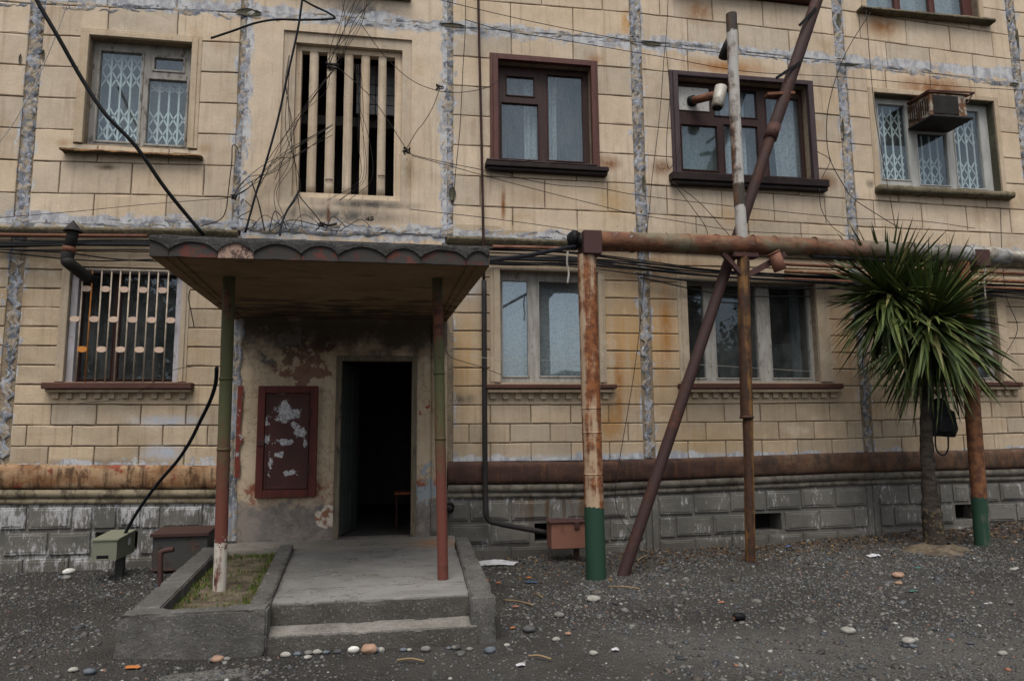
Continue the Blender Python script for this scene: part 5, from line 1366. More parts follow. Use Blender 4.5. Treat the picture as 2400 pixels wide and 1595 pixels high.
# leaning red-brown pole that runs behind the main
A = P(1460, 1348, -1.12); B = P(1930, -45, -.70)
A2 = A + (A-B).normalized()*.15
n_ = 30; pts = [A2.lerp(B, i/n_) for i in range(n_+1)]
LP = empty('leaning_pole', A); tag(LP, 'long dark red brown pole leaning right behind the overhead pipe', 'pole')
kk = (P(1802, 250, -.95)-A).length/(B-A2).length
o = MB().tube([A2.lerp(B, t) for t in np.linspace(0, kk, 20)], [.066]*20, 18).build('lower_tube', mDIAG, LP, True); smooth_by_angle(o, 50)
o = MB().tube([A2.lerp(B, t) for t in np.linspace(kk-.01, 1, 14)], [.077]*14, 18).build('upper_tube', mDIAG, LP, True); smooth_by_angle(o, 50)
MB().tube([A2.lerp(B, kk-.02), A2.lerp(B, kk+.005)], .083, 18).build('joint_sleeve', mBRKT, LP, True)
def polept(px, py):
    d = ray(px, py); best = min((((A2.lerp(B, t)-CAM).cross(d).length/d.length, t) for t in np.linspace(0, 1, 400))); return A2.lerp(B, best[1])
for (p0, p1, w_) in (((1820,183), (1876,146), .035), ((1874,60), (1912,20), .035)):
    c = polept((p0[0]+p1[0])/2+12, (p0[1]+p1[1])/2-6); m = MB(); m.bar(P(*p0, c.y-.10), P(*p1, c.y-.08), .02, w_); m.build('cleat', mBLACK, LP)
c = polept(1828, 222); m = MB(); m.bar(P(1795,223,c.y-.02), P(1859,220,c.y-.02), .09, .035); m.build('cross_plate', mRUST, LP)
# ------------------------------------------------------------------ security grille on the ground floor window at left
gy_ = -.03
GR = empty('window_grille', ((Q1[0]+Q1[1])/2, gy_, Q1[2])); tag(GR, 'cream security grille with oval plates on the barred window left of the entrance', 'grille')
tops = [551,610,672,737,792,854,914,978,1038,1104]; bots = [494,557,622,687,750,814,876,941,1004,1074]
gxs = []
for i, (t_, b_) in enumerate(zip(tops, bots)):
    a = P(t_/2.8, 630, gy_); c = P(b_/2.8, 892, gy_); x = (a.x+c.x)/2; gxs.append(x)
    MB().tube([(x, gy_, Q1[2]-.01), (x, gy_, Q1[3]-.045)], .0085, 8).build('bar', mBARSO if i == 1 else mBARS, GR, True)
MB().bbox(gxs[0]-.10, gxs[-1]+.10, gy_-.012, gy_+.012, Q1[3]-.047, Q1[3]-.025, .003).build('top_rail', mBARS, GR)
pitch = (gxs[-1]-gxs[0])/9
def oval(x, z, mat):
    m = MB(); n_ = 20; w_, h_ = pitch*.50, .034; pts = []
    for k in range(n_):
        a = 2*math.pi*k/n_; ca, sa = math.cos(a), math.sin(a)
        pts.append((x + w_*math.copysign(abs(ca)**.8, ca), z + h_*math.copysign(abs(sa)**.8, sa)))
    m.add([(p[0], gy_-.016, p[1]) for p in pts] + [(p[0], gy_-.006, p[1]) for p in pts], [tuple(range(n_))[::-1] if False else tuple(range(n_)), tuple(range(2*n_-1, n_-1, -1))] + [(i, n_+i, n_+(i+1) % n_, (i+1) % n_) for i in range(n_)])
    return m.build('oval_plate', mat, GR)
zr = [P(290, 500+v/2.8, gy_).z for v in (500, 697, 893)]
for i in range(5): oval((gxs[2*i]+gxs[2*i+1])/2, zr[0], mOVAL); oval((gxs[2*i]+gxs[2*i+1])/2, zr[2], mOVALO if i == 0 else mOVAL)
for i in range(6): oval(gxs[0]-pitch*.5+2*pitch*i, zr[1], mOVAL)

# sooty stove flue rising out of that window
FL = empty('stove_flue', P(165, 620, -.18)); tag(FL, 'sooty stove flue with a pointed cap rising from the barred window', 'flue')
pa, pb, pc_, pd = P(171, 545, -.30), P(162, 585, -.30), P(157, 612, -.30), P(212, 655, .0)
o = MB().tube([pa + Vector((0, 0, .05)), pa, pb], .058, 18).build('stack', mSOOT, FL, True)
o = MB().tube(catmull([pb, pc_ + Vector((0, 0, .02)), pc_ + Vector((.03, .02, -.03)), pd], 5), .066, 18).build('elbow', mSOOT, FL, True)
MB().tube([pb + Vector((.0, 0, .03)), pb - Vector((.005, 0, .03))], .068, 18).build('collar', mRUST, FL, True)
m = MB(); c = P(172, 522, -.30); n_ = 20; zc_ = P(172, 543, -.30).z; m.tube([(c.x, c.y, zc_), (c.x, c.y, zc_+.005), (c.x, c.y, c.z+.03)], [.095, .098, .002], n_); m.build('conical_cap', mSOOT, FL)

# stove pipe out of the boarded light, with a galvanised end
SP = empty('stove_pipe', P(1640, 235, 0)); tag(SP, 'rusty stove pipe with a galvanised end poking out of the wide window', 'flue')
a, c = P(1618, 238, .12), P(1672, 224, -.22)
MB().tube([a, a.lerp(c, .3), c], .055, 18).build('pipe', mRUST, SP, True)
MB().tube([a + (c-a).normalized()*.0, a + (c-a).normalized()*.06], .075, 18).build('collar', mBLACK, SP, True)
a, c = P(1690, 204, -.24), P(1681, 252, -.24)
MB().tube([a, a.lerp(c, .93), c], [.082, .080, .070], 20).build('tee_end', mGAL, SP, True)
MB().tube([c, c + (c-a).normalized()*.02], .062, 20).build('dark_mouth', mBLACK, SP, True)

# ------------------------------------------------------------------ window air conditioner
AC = empty('air_conditioner', P(2200, 260, 0)); tag(AC, 'rusty boxed air conditioner jutting out of the upper right window', 'air conditioner')
yf_ = -.32
q = rect((2187,222),(2262,272), yf_); qb = (q[0]-.02, q[1]+.05, q[2]-.02, q[3]+.03)
x0_, x1_, z0_, z1_ = qb[0]-.03, qb[1], qb[2], qb[3]
MB().bbox(x0_, x1_, yf_+.01, .14, z0_, z1_, .008).build('case', mACP, AC)
MB().bbox(x0_+.04, x1_-.14, yf_-.004, yf_+.009, z0_+.03, z1_-.03, .004).build('front_grille', mACD, AC)
for i in range(9):
    y = yf_+.05 + i*.042; MB().bbox(x0_-.006, x0_-.0005, y, y+.02, z0_+.06, z1_-.06, .001).build('side_louvre', mACD, AC)
m = MB(); m.bbox(x0_-.03, x1_+.05, yf_-.04, .12, z0_-.035, z0_-.002, .006); m.build('support_board', mSOOT, AC)
m = MB(); m.bar((x0_-.02, yf_+.0, z1_+.03), (x1_+.12, yf_-.02, z1_+.035), .02, .02); m.bar((x0_-.02, yf_, z1_+.03), (x0_-.02, .1, z1_+.03), .02, .02); m.bar((x1_+.12, yf_-.02, z1_+.035), (x1_+.02, .1, z1_+.03), .02, .02)
m.bar((x1_+.10, yf_-.015, z1_+.03), (x1_+.01, yf_+.01, z1_-.12), .016, .016); m.bar((x0_-.01, .1, z0_+.12), (x0_+.0, yf_+.05, z0_-.02), .016, .016); m.build('angle_bracket', mBRKT, AC)
m = MB(); m.box(x0_-.025, x1_+.03, yf_-.01, .1, z1_+.006, z1_+.014); m.build('top_sheet', mRUST, AC)

# ------------------------------------------------------------------ vertical gas pipe by the canopy
GPY = -.07
gp = [P(1120, -60, GPY), P(1123, 100, GPY), P(1128, 300, GPY), P(1133, 560, GPY)]
xg = P(1135, 900, GPY).x
o = MB().tube([(gp[0].x+.02, GPY, 8.5)] + [tuple(v) for v in gp] + [(xg, GPY, 3.35)], .017, 10).build('thin_riser', mROD, None, True)
tag(o, 'thin brown rod running down the facade to the right corner of the canopy', 'rod')
zb_ = P(1138, 1215, GPY).z
o = MB().tube(catmull([(xg, GPY-.02, 3.40), (xg, GPY-.02, 2.0), (xg, GPY-.05, .9), (xg+.0, GPY-.10, zb_+.10), (xg+.02, GPY-.10, zb_+.02), (xg+.12, GPY-.10, zb_-.04), (P(1290,1249,GPY-.1).x, GPY-.10, P(1290,1249,GPY-.1).z)], 8), .032, 12).build('gas_pipe', mSOOT, None, True)
tag(o, 'black gas pipe running down beside the canopy and bending to the rusty box', 'pipe')

# ------------------------------------------------------------------ meter boxes along the plinth
# rusty orange box on a leg, right
RB = empty('rusty_meter_box', (P(1330,1250,-.35).x, -.35, 0)); tag(RB, 'rusty orange metal box on a short leg behind the thick white post', 'utility box')
q = rect((1292,1226),(1376,1284), -.48)
MB().bbox(q[0], q[1], -.48, -.22, q[2], q[3], .008).build('body', mRUSTB, RB)
MB().bbox(q[0]-.02, q[1]+.02, -.50, -.20, q[3]+.001, q[3]+.018, .005).build('lid', mBRKT, RB)
MB().bbox(q[0]+.30 if q[1]-q[0] > .36 else q[1]-.09, q[1]-.02 if q[1]-q[0] <= .36 else q[0]+.36, -.36, -.32, gz(q[0]+.2, -.34)-.05, q[2]+.002, .004).build('leg', mLID, RB)
p = P(1352, 1226, -.49); MB().bbox(p.x-.03, p.x+.03, -.505, -.483, p.z-.06, p.z+.02, .005).build('hasp', mBRKT, RB)
# grey-green box on a post, left
LB = empty('green_meter_box', (P(265,1290,-.5).x, -.5, 0)); tag(LB, 'grey green electric box on a short post by the plinth at left', 'utility box')
q = rect((217,1268),(272,1312), -.80)
cx_ = q[1]+.0
bm = bmesh.new()
vsx = [(q[0], -.80, q[2]), (q[1], -.80, q[2]), (q[1]+.0, -.30, q[2]), (q[0], -.30, q[2]), (q[0], -.80, q[3]), (q[1], -.80, q[3]), (q[1], -.30, q[3]+.03), (q[0], -.30, q[3]+.03)]
m = MB().add(vsx, [(0,3,2,1),(4,5,6,7),(0,1,5,4),(1,2,6,5),(2,3,7,6),(3,0,4,7)]); m.build('body', mGRBOX, LB); bm.free()
m = MB().add([(x + (.012 if x > q[0]+.05 else -.012), y-.01 if y < -.5 else y, z+.002) for x, y, z in vsx[4:]] + [(x + (.012 if x > q[0]+.05 else -.012), y-.01 if y < -.5 else y, z+.016) for x, y, z in vsx[4:]], [(3,2,1,0),(4,5,6,7),(0,1,5,4),(1,2,6,5),(2,3,7,6),(3,0,4,7)]); m.build('lid', mGRBOX, LB)
p = P(240, 1305, -.80); MB().bbox(p.x-.055, p.x+.055, -.806, -.801, p.z-.016, p.z+.018, .002).build('slot', mBLACK, LB)
MB().bbox(p.x-.06, p.x+.06, -.83, -.802, p.z-.026, p.z-.017, .003).build('slot_lip', mGRBOX, LB)
p = P(293, 1263, -.45); MB().bbox(q[1]+.002, q[1]+.006, -.50, -.44, q[3]-.09, q[3]-.02, .001).build('paper_tag', mPLAS, LB)
MB().bbox(q[1]-.10, q[1]-.02, -.55, -.47, -.05, q[2]+.001, .004).build('leg', mBLKBOX, LB)
# dark bin with a brown lid, behind the planter
DB = empty('dark_bin', (P(430,1300,-.3).x, -.3, 0)); tag(DB, 'dark metal bin with a brown lid between the plinth and the porch planter', 'bin')
q = rect((358,1258),(500,1335), -.42); xr_ = -1.98
MB().bbox(q[0], xr_, -.42, -.06, q[2], q[3], .01).build('body', mBLKBOX, DB)
m = MB().add([(q[0]-.02, -.45, q[3]+.001), (xr_+.01, -.45, q[3]+.001), (xr_+.01, -.05, q[3]+.03), (q[0]-.02, -.05, q[3]+.03), (q[0]-.02, -.45, q[3]+.032), (xr_+.01, -.45, q[3]+.032), (xr_+.01, -.05, q[3]+.062), (q[0]-.02, -.05, q[3]+.062)], [(0,3,2,1),(4,5,6,7),(0,1,5,4),(1,2,6,5),(2,3,7,6),(3,0,4,7)]); m.build('lid', mLID, DB)
MB().bbox(q[0]-.01, xr_, -.44, -.40, q[2]+.01, q[2]+.03, .004).build('bottom_rail', mLID, DB)
for xx in (q[0]+.03, xr_-.06): MB().bbox(xx, xx+.04, -.40, -.36, -.03, q[2]+.002, .004).build('leg', mBRKT, DB)
# bent standpipe
a = P(378, 1362, -1.05); c = P(377, 1292, -1.05); e = P(407, 1288, -1.05)
tag(MB().tube(catmull([(a.x, -1.05, -.05), (c.x, -1.05, c.z-.06), (c.x+.015, -1.05, c.z), (e.x, -1.05, e.z+.01)], 5), .026, 12).build('standpipe', mBRKT, None, True), 'short rusty bent standpipe in front of the dark bin', 'pipe')

# ------------------------------------------------------------------ spiky cabbage tree
TY = -1.10
TB = P(2192, 1285, TY); TT = P(2172, 930, TY)
TR = empty('cabbage_tree', (TB.x, TY, gz(TB.x, TY))); tag(TR, 'spiky cabbage tree with a dark trunk and a round head of sword leaves', 'tree')
H1, H2 = P(2178, 752, TY-.05), P(2082, 690, TY+.12)
def branch(pts, rs, name, wob=.012):
    c = catmull(pts, 8); n_ = len(c); r = np.interp(np.linspace(0, len(rs)-1, n_), range(len(rs)), rs)
    m = MB(); m.tube(c, [float(v) for v in r], 18)
    vs2 = []
    for v in m.v:
        v = Vector(v); d = mnoise.noise(Vector((v.x*9, v.y*9, v.z*14)))*wob + mnoise.noise(v*24)*wob*.5
        ax = Vector((np.interp(v.z, [TB.z, TT.z], [TB.x, TT.x]), TY, v.z)); n2 = (v-ax); n2 = n2.normalized() if n2.length > .01 else n2
        vs2.append(v + n2*d)
    m.v = [tuple(v) for v in vs2]; return m.build(name, mBARK, TR, True)
branch([(TB.x, TY, -.05), (TB.x, TY, TB.z+.12), P(2184,1210,TY), P(2178,1130,TY), P(2172,1030,TY), TT, P(2172,840,TY)], [.15, .118, .110, .080, .070, .068, .066], 'trunk', .018)
branch([P(2172,870,TY), P(2178,800,TY), H1 + Vector((0, 0, -.02))], [.075, .06, .05], 'limb'); branch([P(2170,850,TY), P(2120,770,TY+.06), H2], [.07, .05, .045], 'limb')
def leaf_mesh(droop, w_, nseg=7, fold=.35):
    vs = []; fs = []
    for i in range(nseg+1):
        t = i/nseg; wd = w_*(.55+.45*min(1, t*4))*(1-t**2.6)*.5 + .0006
        x = t; z = -droop*t*t*.9; x = t*(1-.18*droop*t)
        vs += [(x, -wd, z+wd*fold), (x, 0, z), (x, wd, z+wd*fold)]
    for i in range(nseg):
        for k in range(2): fs.append((i*3+k, (i+1)*3+k, (i+1)*3+k+1, i*3+k+1))
    return vs, fs
LM = []
for dr in (0.02, .10, .22, .38, .55, .75):
    v, f = leaf_mesh(dr, .052); me = bpy.data.meshes.new('leaf'); me.from_pydata(v, [], f); me.update(); me.polygons.foreach_set('use_smooth', [True]*len(me.polygons)); me.materials.append(mLEAF); LM.append((dr, me, v, f))
rl = random.Random(11)
mass = MB(); nleaf = 0; cand = []
for (hd, cnt, Lm) in ((H1, 560, 1.0), (H2, 300, .88)):
    for i in range(cnt):
        # golden-angle spread, from straight up to hanging down
        u = (i+.5)/cnt; el = math.asin(.985 - 1.955*u) + rl.uniform(-.10, .10); az = i*2.39996 + rl.uniform(-.25, .25)
        d = Vector((math.cos(az)*math.cos(el), math.sin(az)*math.cos(el), math.sin(el)))
        if d.z > .80 and rl.random() < .35: continue
        L = Lm*rl.uniform(.78, 1.06)*(1.12 if d.z > .5 else .86 if d.z > -.35 else 1.0)*(.95 + .30*max(0, -d.z))
        k = 0 if d.z > .55 else 1 if d.z > .25 else rl.choice((1, 2, 3)) if d.z > -.1 else rl.choice((2, 3, 4)) if d.z > -.5 else rl.choice((0, 1, 2))
        if rl.random() < .05: k = min(5, k+2)
        cand.append((hd, d, L, k))
cand.sort(key=lambda c: c[1].y - .25*abs(c[1].x))           # those facing the camera first
for n_, (hd, d, L, k) in enumerate(cand):
    xax = d.normalized(); up = Vector((0, 0, 1)); yax = up.cross(xax); yax = yax.normalized() if yax.length > .05 else Vector((0, 1, 0)); zax = xax.cross(yax)
    if zax.z < 0: yax, zax = -yax, -zax
    tw = rl.uniform(-.7, .7); ya = yax*math.cos(tw) + zax*math.sin(tw); za = xax.cross(ya)
    base = hd + d*rl.uniform(.02, .07) + Vector((0, 0, -.10*max(0, -d.z)))
    Mx = Matrix(((xax.x*L, ya.x, za.x*L, base.x), (xax.y*L, ya.y, za.y*L, base.y), (xax.z*L, ya.z, za.z*L, base.z), (0, 0, 0, 1)))
    if n_ < 300:
        o = bpy.data.objects.new('leaf', LM[k][1]); COL.objects.link(o); o.parent = TR; o.matrix_local = Matrix.Translation(-WL[TR]) @ Mx
    else:
        mass.add([Mx @ Vector(v) for v in LM[k][2]], LM[k][3])
o = mass.build('crown', mLEAF2, TR, True); o['kind'] = 'stuff'
# earth mound round the foot
vs = []; fs = []; n_ = 20
for j in range(5):
    for i in range(n_):
        a = 2*math.pi*i/n_; rr = .12 + .26*j/4*(1+.25*mnoise.noise(Vector((math.cos(a)*2, math.sin(a)*2, 1)))); zq = .10*(1-j/4)**1.3
        x, y = TB.x + math.cos(a)*rr*1.2, TY-.05 + math.sin(a)*rr; vs.append((x, y, gz(x, y) + zq - .012 + mnoise.noise(Vector((x*12, y*12, 1)))*.012))
fs = [(j*n_+i, (j+1)*n_+i, (j+1)*n_+(i+1) % n_, j*n_+(i+1) % n_) for j in range(4) for i in range(n_)]
tag(new('earth_mound', vs, fs, mSOIL, None, True), 'low mound of earth heaped round the foot of the spiky tree', 'mound', kind='structure')
# black bag hung on the trunk
BY = TY-.02
BG = empty('hanging_bag', P(2220, 1020, BY)); tag(BG, 'black shoulder bag hanging on the trunk of the spiky tree', 'bag')
out = [(2196,940),(2207,932),(2222,940),(2227,958),(2238,965),(2243,990),(2247,1006),(2240,1024),(2214,1022),(2190,1021),(2186,990),(2190,960)]
pts = [P(x, y, BY-.05) for x, y in out]; n_ = len(pts); cen = sum(pts, Vector())/n_
vs = []
for f_, dy in ((.80, -.075), (1.0, -.045), (1.0, .045), (.80, .075)): vs += [cen + (p-cen)*f_ + Vector((0, dy+.05, 0)) + Vector((0, .01*mnoise.noise(p*20+Vector((0,0,f_*9))), 0)) for p in pts]
fs = [tuple(range(n_)), tuple(range(4*n_-1, 3*n_-1, -1))] + [(j*n_+i, (j+1)*n_+i, (j+1)*n_+(i+1) % n_, j*n_+(i+1) % n_) for j in range(3) for i in range(n_)]
new('body', vs, fs, mBAG, BG, False)
MB().tube(catmull([P(2192,1015,BY-.03), P(2193,1045,BY-.04), P(2201,1062,BY-.05), P(2214,1065,BY-.05), P(2222,1050,BY-.05), P(2222,1022,BY-.05)], 6), .009, 8).build('strap', mBAG, BG, True)
MB().tube(catmull([P(2200,945,BY-.05), P(2196,925,BY-.1), P(2182,915,BY-.11), P(2172,925,BY-.10)], 6), .008, 8).build('loop', mBAG, BG, True)
MB().bbox(*(lambda q: (q[0], q[1], BY-.095, BY-.07, q[2], q[3]))(rect((2200,975),(2236,1012), BY-.09)), .01).build('pocket', mBAG, BG)
# ------------------------------------------------------------------ cables
def cable(name, pxs, r, mat, label, Y=-.08, cat='cable', group=None, per=6, parent=None):
    """pxs: (px, py) or (px, py, Y)"""
    pts = [P(p[0], p[1], p[2] if len(p) > 2 else Y) for p in pxs]
    o = MB().tube(catmull(pts, per), r, 8).build(name, mat, parent, True)
    if label: tag(o, label, cat, group)
    return o
cable('power_cable', [(40,-90,-1.2),(90,8,-1.15),(135,85,-1.1),(190,182,-1.0),(245,265,-.95),(320,345,-.85),(390,445,-.7),(478,552,-.5)], .021, mBLACK, 'thick black cable slanting down from the top left corner to the canopy')
cable('power_cable', [(494,90,-.35),(545,73,-.35),(600,54,-.35),(650,46,-.35),(700,47,-.33),(750,46,-.32),(780,44,-.32),(784,40,-.32),(765,28,-.32),(735,14,-.32),(700,-6,-.32)], .013, mBLACK, 'black looped cable hanging below the top edge above the slotted opening')
cable('power_cable', [(712,-40,-.5),(707,10,-.48),(696,80,-.42),(672,185,-.35),(650,285,-.3),(622,385,-.25),(598,460,-.2),(575,545,-.2)], .013, mBLUEK, 'grey blue cable running down left of the slotted opening to the canopy')
cable('power_cable', [(700,448,.02),(688,470,-.05),(672,495,-.1),(660,525,-.15),(656,552,-.2)], .013, mBLUEK, 'short black cable curving out of the slotted opening to the canopy')
cable('power_cable', [(508,862,-2.3),(505,900,-2.1),(492,940,-1.9),(470,985,-1.7),(445,1035,-1.4),(415,1080,-1.2),(380,1120,-1.0),(345,1165,-.8),(318,1205,-.62),(298,1240,-.52),(291,1256,-.5)], .017, mBLUEK, 'black cable running from the left canopy post down to the green box')
cable('power_cable', [(1140,612,-2.9),(1180,606,-2.4),(1230,600,-2.0),(1290,588,-1.6),(1350,577,-1.15)], .022, mBLUEK, 'dark cable from the canopy corner to the end of the overhead pipe')
# the bundle along the ground storey
CB = empty('cable_bundle', P(1200, 610, -.08)); tag(CB, 'bundle of sagging black cables strung along the wall above the ground floor windows', 'cables')
rb = random.Random(8)
base = [(-60,572),(170,570),(345,572),(700,585),(1150,602),(1340,606),(1500,622),(1650,640),(1850,655),(2120,668),(2400,684),(2520,690)]
for k in range(9):
    off = (k-4)*3.6 + rb.uniform(-2, 2); sag = rb.uniform(4, 16); ph = rb.uniform(0, 6)
    pts = [(x, y + off*(.6 if x < 400 else 1) + sag*math.sin(x/230+ph)*.55, -.06-.012*k*(k % 3)) for x, y in base]
    cable('cable', pts, rb.uniform(.007, .013), mBLACK if k % 3 else mBLUEK, None, parent=CB, per=8)
for (pl, nm) in (([(0,585),(150,592),(260,606),(360,612),(420,612)], 1), ([(0,590),(200,610),(360,608)], 2), ([(1490,640),(1600,655),(1760,670),(1850,678),(2060,668)], 3), ([(1500,650),(1700,690),(1900,695)], 4)):
    cable('cable', [(x, y, -.10) for x, y in pl], .008, mBLACK, None, parent=CB)
# rusty pipes on the wall under the main
for k, (ya, yb_, r) in enumerate(((622,636,.024), (639,655,.026), (656,672,.018))):
    lb = ('topmost rusty pipe on the wall under the overhead main', 'middle rusty pipe on the wall under the overhead main', 'lowest thin rusty pipe on the wall under the overhead main')[k]
    cable('wall_pipe', [(1840,ya-3,-.15),(2000,ya+4,-.15),(2200,yb_-3,-.15),(2460,yb_+8,-.15)], r, (mRUST, mPOST3, mRUST)[k], lb, cat='pipe', group='rusty pipes along the wall')
cable('wall_pipe', [(-80,549,-.09),(150,552,-.09),(345,553,-.09)], .022, mRUST, 'rusty pipe lying along the ledge left of the canopy', cat='pipe')
cable('wall_pipe', [(1155,578,-.10),(1250,580,-.10),(1335,583,-.10)], .022, mRUSTB, 'orange rusted pipe lying along the ledge right of the canopy', cat='pipe')

# thin wires across the facade
def wire(pxs, label, r=.0045, Y=-.12, mat=None, group='thin wires strung over the facade'):
    return cable('wire', pxs, r, mat or mWIRE, label, Y, 'wire', group, 5)
wire([(165,-10),(130,85),(90,180),(40,275),(-10,345)], 'thin pale wire crossing the far left upper wall diagonally', Y=-.8, mat=mWIREW)
wire([(1000,-8),(1100,17),(1220,45),(1340,70),(1470,95),(1580,112),(1760,130),(1880,142)], 'thin wire along the upper panel joint from the top centre')
wire([(1090,46),(1180,72),(1280,88),(1400,108),(1560,135),(1750,168),(1960,180),(2200,200),(2400,212)], 'long thin wire passing over the tops of the right upper windows')
wire([(845,55),(900,130),(960,185),(1015,210),(1060,217),(1110,213),(1150,202),(1167,188)], 'wire hung from the slotted opening to the red brown window')
wire([(1030,210),(1015,250),(995,285),(975,310),(955,345)], 'wire dropping from the joint hook right of the slotted opening')
wire([(780,150,-.02),(830,190),(880,240),(940,330),(952,350),(965,362),(1050,382),(1150,402),(1290,432),(1400,440),(1480,455),(1600,470),(1760,488),(1980,510),(2160,518),(2285,535)], 'long wire drooping across the middle of the right upper facade')
wire([(965,365),(1040,385),(1130,410),(1260,445),(1400,480),(1480,500),(1600,520),(1720,540),(1800,545),(1990,552)], 'long lower wire drooping from the slotted opening to the leaning pole')
wire([(960,490),(1010,496),(1120,508),(1250,525),(1350,540)], 'thin wire low on the wall right of the canopy')
wire([(1091,0),(1090,80),(1085,160),(1078,300),(1068,400),(1062,480)], 'thin wire hanging beside the joint left of the brown rod')
wire([(1566,-5),(1562,80),(1556,140),(1548,250),(1538,340),(1528,420),(1522,490),(1515,545)], 'thin wire hanging left of the wide purple brown window')
wire([(1562,120),(1570,220),(1564,300),(1562,370),(1570,395),(1590,360),(1596,330)], 'slack wire looping on the left casing of the wide window')
wire([(1575,425),(1610,470),(1650,525),(1660,552)], 'steep wire slanting from the wide window sill to the overhead pipe')
wire([(1580,428),(1640,475),(1690,530),(1710,552)], 'second slanting wire from the wide window sill to the overhead pipe')
wire([(2040,30),(1990,110),(1960,180),(1940,260),(1938,330),(1948,380),(1975,430),(2000,465),(2060,505),(2110,535)], 'wire swinging down between the two right upper windows', .0055)
wire([(2030,25),(2038,130),(2050,260),(2070,380),(2085,460),(2100,540)], 'thin wire hanging straight over the upper right window')
wire([(1915,355),(1945,375),(1930,410),(1922,430)], 'short slack wire at the right edge of the wide window')
wire([(1920,440),(1925,490),(1950,530),(1980,552)], 'wire falling from the wide window corner to the palm side pipe')
wire([(2345,490),(2347,560),(2350,620),(2360,700),(2385,770),(2350,840),(2330,885)], 'wire looping down past the far right ground floor window')
wire([(1890,30),(1880,70),(1868,110),(1860,150)], 'short wire dangling beside the leaning pole top', .004, -.7)
wire([(1045,820),(1060,838),(1130,860),(1175,878)], 'wire sagging from the right canopy post to the window casing', .004)
wire([(1040,825),(1180,842),(1390,845),(1600,852),(1900,870)], 'faint pale wire crossing the ground floor windows', .0025, -.2, mWIREW)
wire([(1510,640),(1500,760),(1488,860),(1472,960),(1455,1060),(1443,1140),(1448,1200),(1480,1250),(1505,1300)], 'thin wire hanging down the joint between the ground floor windows')
wire([(455,858,-.3),(400,870,-.2),(300,930,-.1),(180,945,-.06)], 'thin wire slack under the barred window sill', .003)
wire([(445,680),(442,700),(448,730),(455,765)], 'short black wire curling beside the barred window', .006)
wire([(560,360),(555,345),(545,342),(543,380),(535,450),(530,490),(515,515),(470,530)], 'dark wire looping down the joint right of the gated window', .006)
wire([(0,510),(180,495),(330,480),(480,468),(545,460),(620,415),(680,370)], 'thin wire running across the far left wall to the slotted opening', .0035)
cable('rope_end', [(1331,590,-1.2),(1329,615,-1.2),(1333,640,-1.2),(1330,664,-1.2)], .011, mWIREW, 'frayed pale rope end dangling below the overhead pipe end', cat='rope')
cable('rope_end', [(2309,628,-1.2),(2307,660,-1.2),(2310,704,-1.2)], .008, mWIREW, 'frayed pale rope end dangling by the right pipe bracket', cat='rope')
# the tangle in front of the slotted opening and on the canopy
rt = random.Random(21); m = MB()
def tang(pxs, r=.004):
    m.tube(catmull([P(p[0], p[1], p[2] if len(p) > 2 else rt.uniform(-.18, -.06)) for p in pxs], 5), r, 5)
for (x0_, y0_) in ((810,-10),(825,-10),(840,-10),(850,-8),(862,-6),(800,-8),(870,-5),(880,-4),(835,-6),(858,-8)):
    x1_ = rt.uniform(765, 800); y1_ = rt.uniform(140, 165)
    tang([(x0_, y0_), (x0_*.6+x1_*.4 + rt.uniform(-14, 14), 50+rt.uniform(-8, 8)), (x0_*.3+x1_*.7 + rt.uniform(-10, 10), 105), (x1_, y1_)], rt.uniform(.0028, .0045))
for k in range(4):
    y1_ = rt.uniform(330, 470); x1_ = rt.uniform(560, 660)
    tang([(778+rt.uniform(-6, 6), 165), (750+rt.uniform(-14, 14), 215), (710+rt.uniform(-14, 14), 265), (675+rt.uniform(-16, 10), 320), (x1_, y1_)], rt.uniform(.003, .0045))
for k in range(4):
    x0_ = rt.uniform(675, 690); tang([(x0_, 130), (x0_-8, 200), (rt.uniform(668, 690), 300), (rt.uniform(668, 700), 380), (rt.uniform(640, 705), 450), (rt.uniform(600, 740), 530)], rt.uniform(.003, .0045))
for k in range(4):
    x0_ = rt.uniform(820, 850); tang([(x0_, 150), (x0_+rt.uniform(-8, 12), 240), (rt.uniform(835, 870), 330), (rt.uniform(840, 880), 420), (rt.uniform(760, 850), 470)], .0032)
for k in range(8):
    x0_ = rt.uniform(520, 980); x1_ = x0_ + rt.uniform(40, 170)
    tang([(x0_, 545+rt.uniform(-6, 2)), (x0_*.7+x1_*.3, 505+rt.uniform(-12, 25)), (x0_*.3+x1_*.7, 510+rt.uniform(-14, 25)), (x1_, 540+rt.uniform(-12, 4))], rt.uniform(.003, .006))
for k in range(5):
    tang([(545,460), (580, 430+rt.uniform(-20, 20)), (640, 390+rt.uniform(-20, 20)), (700, 350+rt.uniform(-15, 15)), (780, 310+rt.uniform(-30, 10))], .004)
tang([(590,425),(598,450),(606,475),(612,500),(620,540)], .008); tang([(575,470),(590,490),(560,510),(600,520),(570,545)], .005)
tang([(750,522,-.1),(770,528,-.1),(790,524,-.1)], .016); tang([(740,540),(752,525),(740,505),(710,470),(700,455)], .007)
for (px, py) in ((1030,205), (952,350), (778,160), (952,356), (548,462), (866,512), (752,525)):
    for k in range(4): tang([(px+rt.uniform(-8, 8), py+rt.uniform(-6, 6)), (px+rt.uniform(-10, 10), py+rt.uniform(-8, 8)), (px+rt.uniform(-9, 9), py+rt.uniform(-8, 8)), (px+rt.uniform(-8, 8), py+rt.uniform(-7, 7))], .006)
tag(m.build('wire_tangle', mWIRE, None, True), 'tangle of hair thin old wires round the slotted opening and canopy top', 'wires', kind='stuff')

